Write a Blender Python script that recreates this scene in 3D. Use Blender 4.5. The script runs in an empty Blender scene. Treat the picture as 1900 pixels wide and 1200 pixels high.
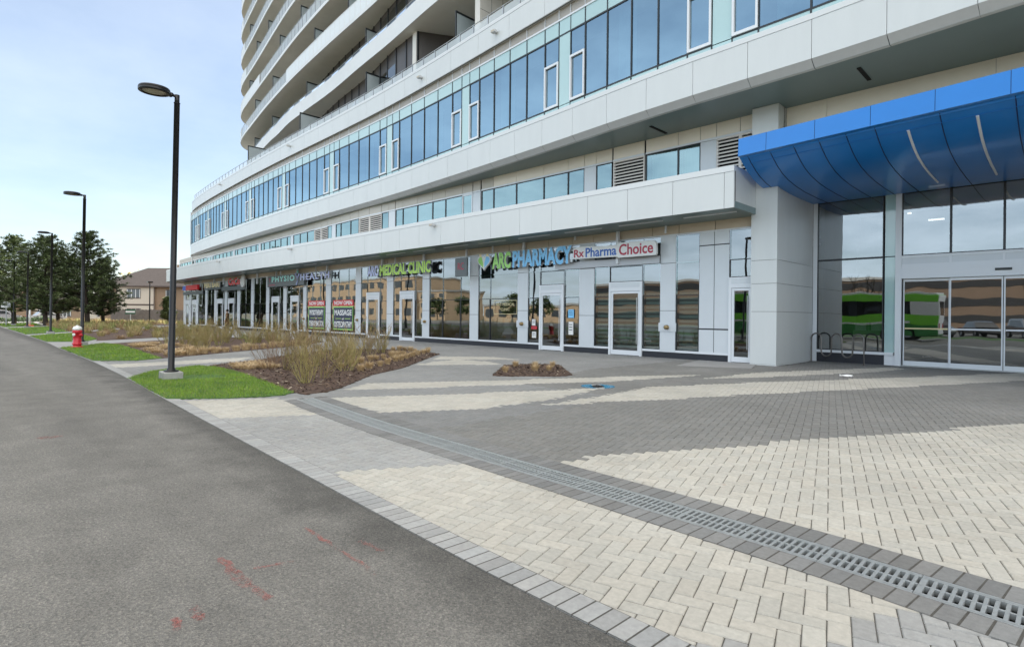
import bpy, bmesh, math, random
from mathutils import Vector, Matrix, Euler
R = math.radians
random.seed(7)
scn = bpy.context.scene
COL = scn.collection

# ------------------------------------------------------------------ helpers
def spline(pts):
    """smooth curve y(x) through (x, y) points"""
    P = sorted(pts)
    n = len(P)
    m = []
    for i in range(n):
        a, b = P[max(0, i-1)], P[min(n-1, i+1)]
        m.append((b[1]-a[1])/(b[0]-a[0]))
    def f(x):
        if x <= P[0][0]: return P[0][1]+m[0]*(x-P[0][0])
        if x >= P[-1][0]: return P[-1][1]+m[-1]*(x-P[-1][0])
        for i in range(n-1):
            if P[i][0] <= x <= P[i+1][0]:
                h = P[i+1][0]-P[i][0]; t = (x-P[i][0])/h
                return ((2*t**3-3*t**2+1)*P[i][1]+(t**3-2*t**2+t)*h*m[i]
                        + (-2*t**3+3*t**2)*P[i+1][1]+(t**3-t**2)*h*m[i+1])
    return f

def inside(p, poly):
    x, y = p; r = False; j = len(poly)-1
    for i in range(len(poly)):
        xi, yi = poly[i]; xj, yj = poly[j]
        if (yi > y) != (yj > y) and x < (xj-xi)*(y-yi)/(yj-yi)+xi: r = not r
        j = i
    return r

class MB:
    """collects faces, links them as ONE mesh object"""
    def __init__(s): s.v = []; s.f = []; s.m = []; s.c = []; s.smooth = set()
    def face(s, pts, m=0, c=None, sm=False):
        n = len(s.v); s.v += [tuple(p) for p in pts]
        if sm: s.smooth.add(len(s.f))
        s.f.append(tuple(range(n, n+len(pts)))); s.m.append(m); s.c.append(c)
    def grid(s, rows, m=0, close=False, c=None, sm=True):
        n = len(s.v); w = len(rows[0])
        for r in rows: s.v += [tuple(p) for p in r]
        for i in range(len(rows)-1):
            for j in range(w if close else w-1):
                k = (j+1) % w
                if sm: s.smooth.add(len(s.f))
                s.f.append((n+i*w+j, n+i*w+k, n+(i+1)*w+k, n+(i+1)*w+j)); s.m.append(m); s.c.append(c)
    def box(s, x0, x1, y0, y1, z0, z1, m=0, c=None):
        s.hexa([(x0,y0),(x1,y0),(x1,y1),(x0,y1)], z0, z1, m, c)
    def hexa(s, q, z0, z1, m=0, c=None):
        s.prism(q, z0, z1, m, c)
    def prism(s, poly, z0, z1, m=0, c=None):
        a = sum(poly[i-1][0]*poly[i][1]-poly[i][0]*poly[i-1][1] for i in range(len(poly)))
        if a < 0: poly = poly[::-1]
        n = len(s.v); k = len(poly)
        s.v += [(x, y, z0) for x, y in poly]+[(x, y, z1) for x, y in poly]
        F = [tuple(range(n+k-1, n-1, -1)), tuple(range(n+k, n+2*k))]
        F += [(n+i, n+(i+1) % k, n+k+(i+1) % k, n+k+i) for i in range(k)]
        s.f += F; s.m += [m]*len(F); s.c += [c]*len(F)
    def wall(s, p, q, z0, z1, t, m=0, off=0.0):
        """slab along p->q, its front on the line moved by off towards the street, t thick into the building"""
        d = Vector((q[0]-p[0], q[1]-p[1])); L = d.length
        if L < 1e-6: return
        n = Vector((-d.y, d.x))/L
        if d.x < 1e-9: n = -n
        a = Vector(p)-n*off; b = Vector(q)-n*off
        s.prism([tuple(a), tuple(b), tuple(b+n*t), tuple(a+n*t)], z0, z1, m)
    def pane(s, p, q, z0, z1, off=0.0, m=0):
        """one sheet of glass standing on p->q"""
        d = Vector((q[0]-p[0], q[1]-p[1])); n = Vector((-d.y, d.x)).normalized()
        if d.x < 1e-9: n = -n
        a = Vector(p)-n*off; b = Vector(q)-n*off
        s.face([(a.x, a.y, z0), (b.x, b.y, z0), (b.x, b.y, z1), (a.x, a.y, z1)], m)
    def tube(s, pts, r, n=8, m=0, c=None, caps=True, r1=None):
        pts = [Vector(p) for p in pts]; rows = []
        for i, p in enumerate(pts):
            d = (pts[min(i+1, len(pts)-1)]-pts[max(i-1, 0)]).normalized()
            u = d.cross(Vector((0, 0, 1)))
            if u.length < 1e-3: u = Vector((1, 0, 0))
            u.normalize(); w = d.cross(u)
            rr = r if r1 is None else r+(r1-r)*i/(len(pts)-1)
            rows.append([p+u*rr*math.cos(2*math.pi*k/n)+w*rr*math.sin(2*math.pi*k/n) for k in range(n)])
        s.grid(rows, m, True, c)
        if caps:
            s.face(rows[0][::-1], m, c); s.face(rows[-1], m, c)
    def lathe(s, prof, n=24, m=0, o=(0, 0, 0), axis='z', a0=0):
        rows = []
        for r, z in prof:
            row = []
            for k in range(n):
                a = 2*math.pi*k/n+a0
                if axis == 'z': row.append((o[0]+r*math.cos(a), o[1]+r*math.sin(a), o[2]+z))
                elif axis == 'y': row.append((o[0]+r*math.cos(a), o[1]+z, o[2]+r*math.sin(a)))
                else: row.append((o[0]+z, o[1]+r*math.cos(a), o[2]+r*math.sin(a)))
            rows.append(row)
        s.grid(rows, m, True)
    def add(s, o, m=0):
        n = len(s.v); s.v += o.v; k = len(s.f)
        s.f += [tuple(i+n for i in f) for f in o.f]; s.m += [m]*len(o.f); s.c += o.c
        s.smooth |= {i+k for i in o.smooth}
    def build(s, name, mats, parent=None, base=None, bevel=0.0):
        me = bpy.data.meshes.new(name)
        if base is None:
            base = Vector((0, 0, 0))
            if parent is not None:
                q = parent
                while q is not None: base = base+q.location; q = q.parent
        b = Vector(base)
        me.from_pydata([(x-b.x, y-b.y, z-b.z) for x, y, z in s.v], [], s.f)
        if not isinstance(mats, (list, tuple)): mats = [mats]
        for mt in mats: me.materials.append(mt)
        me.polygons.foreach_set('material_index', s.m)
        sm = [i in s.smooth for i in range(len(s.f))]
        me.polygons.foreach_set('use_smooth', sm)
        if any(c is not None for c in s.c):
            at = me.attributes.new('tone', 'FLOAT_COLOR', 'FACE')
            flat = []
            for c in s.c: flat += list(c)+[1.0] if c is not None else [1, 1, 1, 1]
            at.data.foreach_set('color', flat)
        me.update()
        bm = bmesh.new(); bm.from_mesh(me)
        if any(sm):
            bmesh.ops.recalc_face_normals(bm, faces=bm.faces[:]) if len(bm.faces) < 3000 else None
        bm.to_mesh(me); bm.free()
        o = bpy.data.objects.new(name, me); COL.objects.link(o)
        if parent is not None: o.parent = parent
        else: o.location = b
        if bevel:
            md = o.modifiers.new('edge', 'BEVEL'); md.width = bevel; md.segments = 2; md.limit_method = 'ANGLE'
        return o

def tag(o, label=None, cat=None, group=None, kind=None):
    if label: o['label'] = label
    if cat: o['category'] = cat
    if group: o['group'] = group
    if kind: o['kind'] = kind
    return o
def empty(name, loc, label, cat, group=None, rz=0.0):
    o = bpy.data.objects.new(name, None); COL.objects.link(o)
    o.location = loc; o.rotation_euler = (0, 0, rz); o.empty_display_size = .2
    return tag(o, label, cat, group)
def copy_tree(o, loc, rz=0.0, sc=1.0, label=None, group=None):
    c = o.copy(); COL.objects.link(c); c.location = loc; c.rotation_euler = (0, 0, rz); c.scale = (sc, sc, sc)
    if label: c['label'] = label
    if group: c['group'] = group
    for ch in o.children:
        d = ch.copy(); COL.objects.link(d); d.parent = c
        for g in ch.children:
            e = g.copy(); COL.objects.link(e); e.parent = d
    return c

# ------------------------------------------------------------------ materials
def mat(name, color, rough=.6, metal=0.0, var=0.0, vscale=6.0, bump=0.0, bscale=40.0, spec=.5, coat=0.0, dirt=None, stretch=None, tone=False):
    m = bpy.data.materials.new(name); m.use_nodes = True
    nt = m.node_tree; b = nt.nodes['Principled BSDF']
    b.inputs['Base Color'].default_value = (*color, 1); b.inputs['Roughness'].default_value = rough
    b.inputs['Metallic'].default_value = metal; b.inputs['Specular IOR Level'].default_value = spec
    b.inputs['Coat Weight'].default_value = coat
    tc = nt.nodes.new('ShaderNodeTexCoord'); src = tc.outputs['Object']
    if stretch:
        mp = nt.nodes.new('ShaderNodeMapping'); mp.inputs['Scale'].default_value = stretch
        nt.links.new(src, mp.inputs[0]); src = mp.outputs[0]
    col = None
    if tone:
        at = nt.nodes.new('ShaderNodeAttribute'); at.attribute_name = 'tone'; col = at.outputs['Color']
    if var:
        nz = nt.nodes.new('ShaderNodeTexNoise'); nz.inputs['Scale'].default_value = vscale; nz.inputs['Detail'].default_value = 8
        nz.inputs['Roughness'].default_value = .65
        nt.links.new(src, nz.inputs['Vector'])
        mr = nt.nodes.new('ShaderNodeMapRange'); mr.inputs['From Min'].default_value = .3; mr.inputs['From Max'].default_value = .7
        mr.inputs['To Min'].default_value = 1-var; mr.inputs['To Max'].default_value = 1+var
        nt.links.new(nz.outputs['Fac'], mr.inputs['Value'])
        mx = nt.nodes.new('ShaderNodeMix'); mx.data_type = 'RGBA'; mx.blend_type = 'MULTIPLY'; mx.inputs['Factor'].default_value = 1
        if col is not None: nt.links.new(col, mx.inputs['A'])
        else: mx.inputs['A'].default_value = (*color, 1)
        nt.links.new(mr.outputs[0], mx.inputs['B']); col = mx.outputs['Result']
    if dirt:
        dc, dsc, lo, hi = dirt
        nz = nt.nodes.new('ShaderNodeTexNoise'); nz.inputs['Scale'].default_value = dsc; nz.inputs['Detail'].default_value = 6
        nt.links.new(src, nz.inputs['Vector'])
        mr = nt.nodes.new('ShaderNodeMapRange'); mr.inputs['From Min'].default_value = lo; mr.inputs['From Max'].default_value = hi
        nt.links.new(nz.outputs['Fac'], mr.inputs['Value'])
        mx = nt.nodes.new('ShaderNodeMix'); mx.data_type = 'RGBA'
        if col is not None: nt.links.new(col, mx.inputs['A'])
        else: mx.inputs['A'].default_value = (*color, 1)
        mx.inputs['B'].default_value = (*dc, 1); nt.links.new(mr.outputs[0], mx.inputs['Factor']); col = mx.outputs['Result']
    if col is not None: nt.links.new(col, b.inputs['Base Color'])
    if bump:
        nz = nt.nodes.new('ShaderNodeTexNoise'); nz.inputs['Scale'].default_value = bscale; nz.inputs['Detail'].default_value = 4
        nt.links.new(src, nz.inputs['Vector'])
        bp = nt.nodes.new('ShaderNodeBump'); bp.inputs['Strength'].default_value = bump; bp.inputs['Distance'].default_value = .02
        nt.links.new(nz.outputs['Fac'], bp.inputs['Height']); nt.links.new(bp.outputs[0], b.inputs['Normal'])
    return m

def glass(name, tint, base, ior=1.6, wave=.012, refl=(.9, .96, 1.0), wscale=.9):
    """coated architectural glass: tinted see-through pane plus mirror reflection, faintly wavy"""
    m = bpy.data.materials.new(name); m.use_nodes = True; nt = m.node_tree
    nt.nodes.remove(nt.nodes['Principled BSDF']); out = nt.nodes['Material Output']
    tr = nt.nodes.new('ShaderNodeBsdfTransparent'); tr.inputs[0].default_value = (*tint, 1)
    gl = nt.nodes.new('ShaderNodeBsdfGlossy'); gl.inputs['Color'].default_value = (*refl, 1); gl.inputs['Roughness'].default_value = .012
    fr = nt.nodes.new('ShaderNodeFresnel'); fr.inputs['IOR'].default_value = ior
    ma = nt.nodes.new('ShaderNodeMath'); ma.operation = 'MULTIPLY_ADD'; ma.inputs[1].default_value = 1-base; ma.inputs[2].default_value = base; ma.use_clamp = True
    nt.links.new(fr.outputs[0], ma.inputs[0])
    tc = nt.nodes.new('ShaderNodeTexCoord'); nz = nt.nodes.new('ShaderNodeTexNoise'); nz.inputs['Scale'].default_value = wscale; nz.inputs['Detail'].default_value = 1
    nt.links.new(tc.outputs['Object'], nz.inputs['Vector'])
    bp = nt.nodes.new('ShaderNodeBump'); bp.inputs['Strength'].default_value = 1; bp.inputs['Distance'].default_value = wave
    nt.links.new(nz.outputs['Fac'], bp.inputs['Height']); nt.links.new(bp.outputs[0], gl.inputs['Normal'])
    mx = nt.nodes.new('ShaderNodeMixShader'); nt.links.new(ma.outputs[0], mx.inputs[0])
    nt.links.new(tr.outputs[0], mx.inputs[1]); nt.links.new(gl.outputs[0], mx.inputs[2]); nt.links.new(mx.outputs[0], out.inputs[0])
    return m

M = {}
M['panel'] = mat('white_aluminium_panel', (.63, .655, .65), .34, var=.03, vscale=1.0, stretch=(1.6, 1.6, .4), dirt=((.62, .62, .60), .5, .62, .95))
M['joint'] = mat('dark_joint', (.12, .12, .12), .8)
M['cap'] = mat('white_cap', (.68, .70, .70), .3)
M['chamfer'] = mat('grey_trim', (.55, .56, .56), .4, var=.03)
M['soffit'] = mat('slate_soffit', (.16, .23, .235), .32, var=.05, vscale=.4)
M['cream'] = mat('cream_panel', (.86, .79, .67), .5, var=.03, vscale=1.5)
M['tan'] = mat('tan_panel', (.42, .385, .34), .5, var=.05, vscale=2)
M['cream_shaded'] = mat('shaded_cream_spandrel', (.56, .52, .45), .5, var=.03, vscale=1.5)  # cream head panels farther left, the slab's shade put into their colour
M['bulk'] = mat('tan_bulkhead', (.62, .52, .40), .5, var=.05, vscale=2)
M['whiteframe'] = mat('white_frame', (.74, .77, .80), .35)
M['pier'] = mat('grey_white_pier', (.64, .68, .71), .3, var=.03, vscale=1.2)
M['dark'] = mat('charcoal_frame', (.018, .022, .026), .4)
M['base'] = mat('black_base', (.022, .024, .032), .5, var=.1)
M['teal'] = mat('teal_spandrel_glass', (.42, .60, .60), .06, spec=.9, coat=.3, var=.04, vscale=.6)
M['louver'] = mat('louver_metal', (.74, .70, .65), .5)
M['concrete_soffit'] = mat('balcony_soffit', (.80, .78, .73), .85, var=.08, vscale=.35)
M['slabwhite'] = mat('white_painted_slab', (.70, .72, .72), .5, var=.03, vscale=.7, dirt=((.62, .63, .63), .6, .6, .9))
M['guard'] = mat('frosted_guard', (.72, .76, .77), .35, var=.03)
M['towerwall'] = mat('dark_tower_cladding', (.075, .065, .06), .4, var=.2, vscale=.6)
M['fin'] = mat('cream_fin', (.70, .68, .63), .6, var=.03)
M['rail'] = mat('steel_rail', (.45, .47, .48), .35, .7)
M['blue'] = mat('blue_canopy_metal', (.004, .19, .60), .3, .05, spec=.6, coat=.25, var=.05, vscale=.7)
M['blueseam'] = mat('dark_blue_seam', (.006, .02, .08), .5)
M['lightstrip'] = mat('frosted_light_strip', (.75, .77, .80), .3)
M['gl_shop'] = glass('shop_glass', (.42, .54, .51), .20, 1.52, .003)
M['gl_ent'] = glass('entrance_glass', (.36, .38, .37), .24, 1.52, .0032)
M['gl_office'] = glass('office_glass', (.26, .38, .44), .33, 1.6, .003, (.58, .83, 1.0))
M['gl_strip'] = glass('strip_window_glass', (.24, .36, .39), .25, 1.52, .003, (.70, .95, .98))
M['gl_rail'] = glass('railing_glass', (.6, .7, .72), .12, 1.5, .002)
M['gl_tower'] = glass('tower_glass', (.15, .17, .18), .16, 1.5, .006)
def pale_glass(name, col, al):
    m = mat(name, col, .2); m.node_tree.nodes['Principled BSDF'].inputs['Alpha'].default_value = al; return m
M['gl_balc'] = pale_glass('pale_balcony_glass', (.70, .76, .78), .62)
M['divider'] = mat('frosted_divider', (.42, .48, .50), .3)
M['lit'] = mat('lit_ceiling_lamp', (.9, .9, .88), .5); _p = M['lit'].node_tree.nodes['Principled BSDF']; _p.inputs['Emission Color'].default_value = (1, .96, .9, 1); _p.inputs['Emission Strength'].default_value = 1.1
M['membrane'] = mat('grey_roof_membrane', (.42, .42, .41), .9, var=.1)
M['curtain'] = mat('pale_curtain', (.62, .64, .62), .9, var=.12, vscale=1.2, stretch=(6, 6, .3))
M['interior'] = mat('interior_wall', (.20, .19, .17), .9, var=.2, vscale=.4)
M['interior_dark'] = mat('interior_floor', (.10, .10, .10), .6)
M['ceil'] = mat('interior_ceiling', (.5, .5, .48), .9)
M['blind'] = mat('blind_fabric', (.80, .84, .80), .9)
M['blind_dark'] = mat('blind_band', (.22, .26, .24), .9)
M['black'] = mat('black_painted_steel', (.009, .009, .010), .33, .2, spec=.5, var=.15, vscale=8)
M['lens'] = mat('lamp_lens', (.50, .45, .36), .4)
M['conc'] = mat('grey_concrete', (.33, .33, .32), .85, var=.12, vscale=9, bump=.3)
M['steel'] = mat('brushed_steel', (.17, .16, .15), .38, .6)
M['galv'] = mat('galvanised_steel', (.45, .47, .465), .42, .55, var=.12, vscale=14)
M['void'] = mat('dark_void', (.008, .008, .008), .9)
M['brass'] = mat('aged_brass', (.36, .26, .13), .35, .8)
M['red'] = mat('hydrant_red', (.55, .02, .035), .35, var=.08)
M['white'] = mat('white_paint', (.78, .79, .78), .4, var=.03)
M['paper'] = mat('white_paper', (.8, .8, .78), .7)
M['navy'] = mat('navy_print', (.015, .03, .075), .4)
M['signred'] = mat('red_print', (.62, .03, .04), .4)
M['green'] = mat('lime_sign_face', (.52, .82, .13), .4)
M['green2'] = mat('green_sign_face', (.36, .72, .18), .4)
M['sky'] = mat('light_blue_sign_face', (.22, .58, .92), .4)
M['lilac'] = mat('lilac_sign_face', (.56, .62, .93), .4)
M['mint'] = mat('mint_sign_face', (.38, .82, .74), .4)
M['blueink'] = mat('blue_sign_face', (.035, .13, .46), .4)
M['maroon'] = mat('maroon_sign_face', (.42, .025, .06), .4)
M['pink'] = mat('red_pink_sign_face', (.75, .07, .08), .4)
M['gold'] = mat('pale_gold_sign_face', (.88, .74, .42), .4)
M['signback'] = mat('charcoal_sign_board', (.10, .12, .125), .4, var=.05)
M['letterside'] = mat('grey_letter_return', (.5, .52, .55), .4)
M['bluebox'] = mat('blue_light_box', (.02, .12, .70), .4)
M['redbox'] = mat('red_light_box', (.72, .02, .03), .4)
M['goldline'] = mat('gold_vinyl', (.62, .54, .30), .5)

# paving: per-brick tone with fine concrete grain
M['brick'] = mat('concrete_pavers', (.3, .3, .3), .82, var=.13, vscale=26, bump=.35, bscale=140, tone=True, spec=.35, dirt=((.30, .285, .26), .55, .62, 1.05))
def rust_spots(m):
    nt = m.node_tree; b = nt.nodes['Principled BSDF']; src = b.inputs['Base Color'].links[0].from_socket
    tc = nt.nodes.new('ShaderNodeTexCoord'); vo = nt.nodes.new('ShaderNodeTexVoronoi'); vo.inputs['Scale'].default_value = 1.5; nz = nt.nodes.new('ShaderNodeTexNoise'); nz.inputs['Scale'].default_value = 18
    nt.links.new(tc.outputs['Object'], vo.inputs['Vector']); nt.links.new(tc.outputs['Object'], nz.inputs['Vector'])
    ad = nt.nodes.new('ShaderNodeMath'); ad.operation = 'MULTIPLY_ADD'; ad.inputs[1].default_value = .09; nt.links.new(nz.outputs['Fac'], ad.inputs[0]); nt.links.new(vo.outputs['Distance'], ad.inputs[2])
    mr = nt.nodes.new('ShaderNodeMapRange'); mr.inputs['From Min'].default_value = .045; mr.inputs['From Max'].default_value = .085; mr.inputs['To Min'].default_value = .45; mr.inputs['To Max'].default_value = 0
    nt.links.new(ad.outputs[0], mr.inputs['Value'])
    mx = nt.nodes.new('ShaderNodeMix'); mx.data_type = 'RGBA'; nt.links.new(mr.outputs[0], mx.inputs['Factor']); nt.links.new(src, mx.inputs['A']); mx.inputs['B'].default_value = (.36, .17, .11, 1)
    # broad grime and tyre greying
    n2 = nt.nodes.new('ShaderNodeTexNoise'); n2.inputs['Scale'].default_value = .55; n2.inputs['Detail'].default_value = 5; nt.links.new(tc.outputs['Object'], n2.inputs['Vector'])
    r2 = nt.nodes.new('ShaderNodeMapRange'); r2.inputs['From Min'].default_value = .35; r2.inputs['From Max'].default_value = .7; r2.inputs['To Min'].default_value = .88; r2.inputs['To Max'].default_value = 1.07
    nt.links.new(n2.outputs['Fac'], r2.inputs['Value'])
    m2 = nt.nodes.new('ShaderNodeMix'); m2.data_type = 'RGBA'; m2.blend_type = 'MULTIPLY'; m2.inputs['Factor'].default_value = 1
    nt.links.new(mx.outputs['Result'], m2.inputs['A']); nt.links.new(r2.outputs[0], m2.inputs['B']); nt.links.new(m2.outputs['Result'], b.inputs['Base Color'])
rust_spots(M['brick'])
M['sand'] = mat('joint_sand', (.075, .071, .062), .95, var=.3, vscale=20)

def asphalt():
    m = bpy.data.materials.new('worn_asphalt'); m.use_nodes = True; nt = m.node_tree; b = nt.nodes['Principled BSDF']
    N = nt.nodes.new; L = nt.links.new
    tc = N('ShaderNodeTexCoord')
    def noise(sc, det=6, ro=.6):
        n = N('ShaderNodeTexNoise'); n.inputs['Scale'].default_value = sc; n.inputs['Detail'].default_value = det; n.inputs['Roughness'].default_value = ro
        L(tc.outputs['Object'], n.inputs['Vector']); return n
    mpp = N('ShaderNodeMapping'); mpp.inputs['Scale'].default_value = (.12, 1.1, 1); L(tc.outputs['Object'], mpp.inputs[0])
    big = noise(1.0, 4); L(mpp.outputs[0], big.inputs['Vector']); mid = noise(2.2, 6); fine = noise(55, 3, .8)
    vo = N('ShaderNodeTexVoronoi'); vo.inputs['Scale'].default_value = 135; L(tc.outputs['Object'], vo.inputs['Vector'])
    r1 = N('ShaderNodeValToRGB'); r1.color_ramp.elements[0].color = (.122, .119, .110, 1); r1.color_ramp.elements[1].color = (.242, .236, .218, 1)
    r1.color_ramp.elements[0].position = .28; r1.color_ramp.elements[1].position = .72
    ad = N('ShaderNodeMath'); ad.operation = 'MULTIPLY_ADD'; ad.inputs[1].default_value = .45; L(mid.outputs['Fac'], ad.inputs[0])
    ad2 = N('ShaderNodeMath'); ad2.operation = 'MULTIPLY'; ad2.inputs[1].default_value = .55; L(big.outputs['Fac'], ad2.inputs[0]); L(ad2.outputs[0], ad.inputs[2])
    L(ad.outputs[0], r1.inputs[0])
    # the strip along the paving is fresher and darker: distance from the road edge, read off a ramp along x
    sp = N('ShaderNodeSeparateXYZ'); L(tc.outputs['Object'], sp.inputs[0])
    ux = N('ShaderNodeMapRange'); ux.inputs['From Min'].default_value = -30; ux.inputs['From Max'].default_value = 3; L(sp.outputs['X'], ux.inputs['Value'])
    er = N('ShaderNodeValToRGB'); st = [(-30, 3.37), (-21.4, 3.2), (-15.3, 2.96), (-11.2, 2.72), (-5.2, 2.4), (-2.5, 2.26), (3, 2.2)]
    el = er.color_ramp.elements
    for k, (x, y) in enumerate(st):
        p = (x+30)/33; v = (y-2)/2
        if k == 0: q = el[0]; q.position = 0
        elif k == len(st)-1: q = el[1 if len(el) == 2 else len(el)-1]; q.position = 1
        else: q = el.new(p)
        q.color = (v, v, v, 1)
    ey = N('ShaderNodeMath'); ey.operation = 'MULTIPLY_ADD'; ey.inputs[1].default_value = 2; ey.inputs[2].default_value = 2; L(er.outputs[0], ey.inputs[0]); L(ux.outputs[0], er.inputs[0])
    dd = N('ShaderNodeMath'); dd.operation = 'SUBTRACT'; L(ey.outputs[0], dd.inputs[0]); L(sp.outputs['Y'], dd.inputs[1])
    wb = N('ShaderNodeMath'); wb.operation = 'MULTIPLY_ADD'; wb.inputs[1].default_value = .7; L(mid.outputs['Fac'], wb.inputs[0]); L(dd.outputs[0], wb.inputs[2])
    de = N('ShaderNodeMapRange'); de.interpolation_type = 'SMOOTHSTEP'; de.inputs['From Min'].default_value = .30; de.inputs['From Max'].default_value = 1.0; de.inputs['To Min'].default_value = .58; de.inputs['To Max'].default_value = 1; L(wb.outputs[0], de.inputs['Value'])
    # aggregate: each stone its own grey, some pale and some brownish
    r2 = N('ShaderNodeValToRGB'); e = r2.color_ramp.elements
    e[0].color = (.58, .58, .58, 1); e[1].color = (1.55, 1.5, 1.42, 1); e[0].position = .0; e[1].position = 1.0
    k = e.new(.55); k.color = (.95, .94, .92, 1)
    k2 = e.new(.9); k2.color = (1.25, 1.2, 1.14, 1)
    sep = N('ShaderNodeSeparateColor'); L(vo.outputs['Color'], sep.inputs[0]); L(sep.outputs[0], r2.inputs[0])
    mx = N('ShaderNodeMix'); mx.data_type = 'RGBA'; mx.blend_type = 'MULTIPLY'; mx.inputs['Factor'].default_value = .75
    L(r1.outputs[0], mx.inputs['A']); L(r2.outputs[0], mx.inputs['B'])
    mr = N('ShaderNodeMapRange'); mr.inputs['From Min'].default_value = .3; mr.inputs['From Max'].default_value = .7; mr.inputs['To Min'].default_value = .7; mr.inputs['To Max'].default_value = 1.3
    L(fine.outputs['Fac'], mr.inputs['Value'])
    mx2 = N('ShaderNodeMix'); mx2.data_type = 'RGBA'; mx2.blend_type = 'MULTIPLY'; mx2.inputs['Factor'].default_value = 1
    L(mx.outputs['Result'], mx2.inputs['A']); L(mr.outputs[0], mx2.inputs['B'])
    mx3 = N('ShaderNodeMix'); mx3.data_type = 'RGBA'; mx3.blend_type = 'MULTIPLY'; mx3.inputs['Factor'].default_value = 1
    L(mx2.outputs['Result'], mx3.inputs['A']); L(de.outputs[0], mx3.inputs['B'])
    L(mx3.outputs['Result'], b.inputs['Base Color'])
    b.inputs['Roughness'].default_value = .85; b.inputs['Specular IOR Level'].default_value = .35
    h = N('ShaderNodeMath'); h.operation = 'ADD'; L(vo.outputs['Distance'], h.inputs[0]); L(fine.outputs['Fac'], h.inputs[1])
    bp = N('ShaderNodeBump'); bp.inputs['Strength'].default_value = .55; bp.inputs['Distance'].default_value = .008
    L(h.outputs[0], bp.inputs['Height']); L(bp.outputs[0], b.inputs['Normal'])
    return m
M['asphalt'] = asphalt()

def faded_paint(name, col, thr=.52):
    m = bpy.data.materials.new(name); m.use_nodes = True; nt = m.node_tree; b = nt.nodes['Principled BSDF']
    b.inputs['Base Color'].default_value = (*col, 1); b.inputs['Roughness'].default_value = .8
    tc = nt.nodes.new('ShaderNodeTexCoord'); nz = nt.nodes.new('ShaderNodeTexNoise'); nz.inputs['Scale'].default_value = 60; nz.inputs['Detail'].default_value = 5
    n2 = nt.nodes.new('ShaderNodeTexNoise'); n2.inputs['Scale'].default_value = 7
    nt.links.new(tc.outputs['Object'], nz.inputs['Vector']); nt.links.new(tc.outputs['Object'], n2.inputs['Vector'])
    ad = nt.nodes.new('ShaderNodeMath'); ad.operation = 'ADD'; nt.links.new(nz.outputs['Fac'], ad.inputs[0]); nt.links.new(n2.outputs['Fac'], ad.inputs[1])
    mr = nt.nodes.new('ShaderNodeMapRange'); mr.inputs['From Min'].default_value = thr*2-.1; mr.inputs['From Max'].default_value = thr*2+.22; mr.inputs['To Max'].default_value = .48
    nt.links.new(ad.outputs[0], mr.inputs['Value']); nt.links.new(mr.outputs[0], b.inputs['Alpha'])
    return m
M['redspray'] = faded_paint('faded_red_spray_paint', (.42, .13, .11), .48)
M['bluespray'] = faded_paint('worn_blue_paint', (.03, .30, .52), .40)
M['mulch'] = mat('brown_mulch', (.088, .052, .036), .95, var=.45, vscale=16, bump=.9, bscale=30, dirt=((.17, .12, .08), 30, .58, .75))
M['chip'] = mat('wood_chips', (.1, .07, .05), .9, tone=True)
M['soil'] = mat('lawn_soil', (.06, .13, .02), .95, var=.4, vscale=5)
M['grass'] = mat('grass_blades', (.08, .2, .03), .75, tone=True)
M['straw'] = mat('dry_grass', (.4, .3, .16), .7, tone=True)
M['stem'] = mat('shrub_stems', (.2, .2, .06), .6, tone=True)
M['needle'] = mat('pine_needles', (.04, .08, .03), .6, tone=True)
M['bark'] = mat('bark', (.06, .045, .035), .9, var=.3, vscale=8, bump=.6)
M['earth'] = mat('dry_ground', (.16, .15, .10), .95, var=.25, vscale=.3)
M['path'] = mat('pale_concrete_path', (.31, .305, .295), .85, var=.08, vscale=3)
# ------------------------------------------------------------------ camera, sky, sun
cam_d = bpy.data.cameras.new('camera'); cam = bpy.data.objects.new('camera', cam_d); COL.objects.link(cam)
cam_d.sensor_width = 36; cam_d.lens = 36*1055/1900; cam_d.shift_y = -14/1900; cam_d.clip_start = .05; cam_d.clip_end = 4000
cam.matrix_world = Matrix.Translation((0, 0, 1.5)) @ Matrix.Rotation(R(45), 4, 'Z') @ Matrix.Rotation(R(90), 4, 'X') @ Matrix.Rotation(R(.57), 4, 'Z')
scn.camera = cam

BACK_FILL = 11
DECK_FILL = (70, 64, 55)
SUN_EL, SUN_AZ = 40.0, 16.0          # azimuth measured from +Y (behind the building) towards +X
w = bpy.data.worlds.new('World'); scn.world = w; w.use_nodes = True
nt = w.node_tree; bg = nt.nodes['Background']
sk = nt.nodes.new('ShaderNodeTexSky'); sk.sky_type = 'NISHITA'; sk.sun_disc = False
sk.sun_elevation = R(SUN_EL); sk.sun_rotation = R(SUN_AZ); sk.air_density = 1.0; sk.dust_density = 1.0; sk.ozone_density = 1.2
tc = nt.nodes.new('ShaderNodeTexCoord'); sx = nt.nodes.new('ShaderNodeSeparateXYZ'); nt.links.new(tc.outputs['Generated'], sx.inputs[0])
zz = nt.nodes.new('ShaderNodeMath'); zz.operation = 'ADD'; zz.inputs[1].default_value = .16; nt.links.new(sx.outputs['Z'], zz.inputs[0])
def div(a):
    d = nt.nodes.new('ShaderNodeMath'); d.operation = 'DIVIDE'; nt.links.new(sx.outputs[a], d.inputs[0]); nt.links.new(zz.outputs[0], d.inputs[1]); return d
cx = nt.nodes.new('ShaderNodeCombineXYZ'); nt.links.new(div('X').outputs[0], cx.inputs[0]); nt.links.new(div('Y').outputs[0], cx.inputs[1])
nz = nt.nodes.new('ShaderNodeTexNoise'); nz.inputs['Scale'].default_value = 1.15; nz.inputs['Detail'].default_value = 9; nz.inputs['Roughness'].default_value = .58
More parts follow.
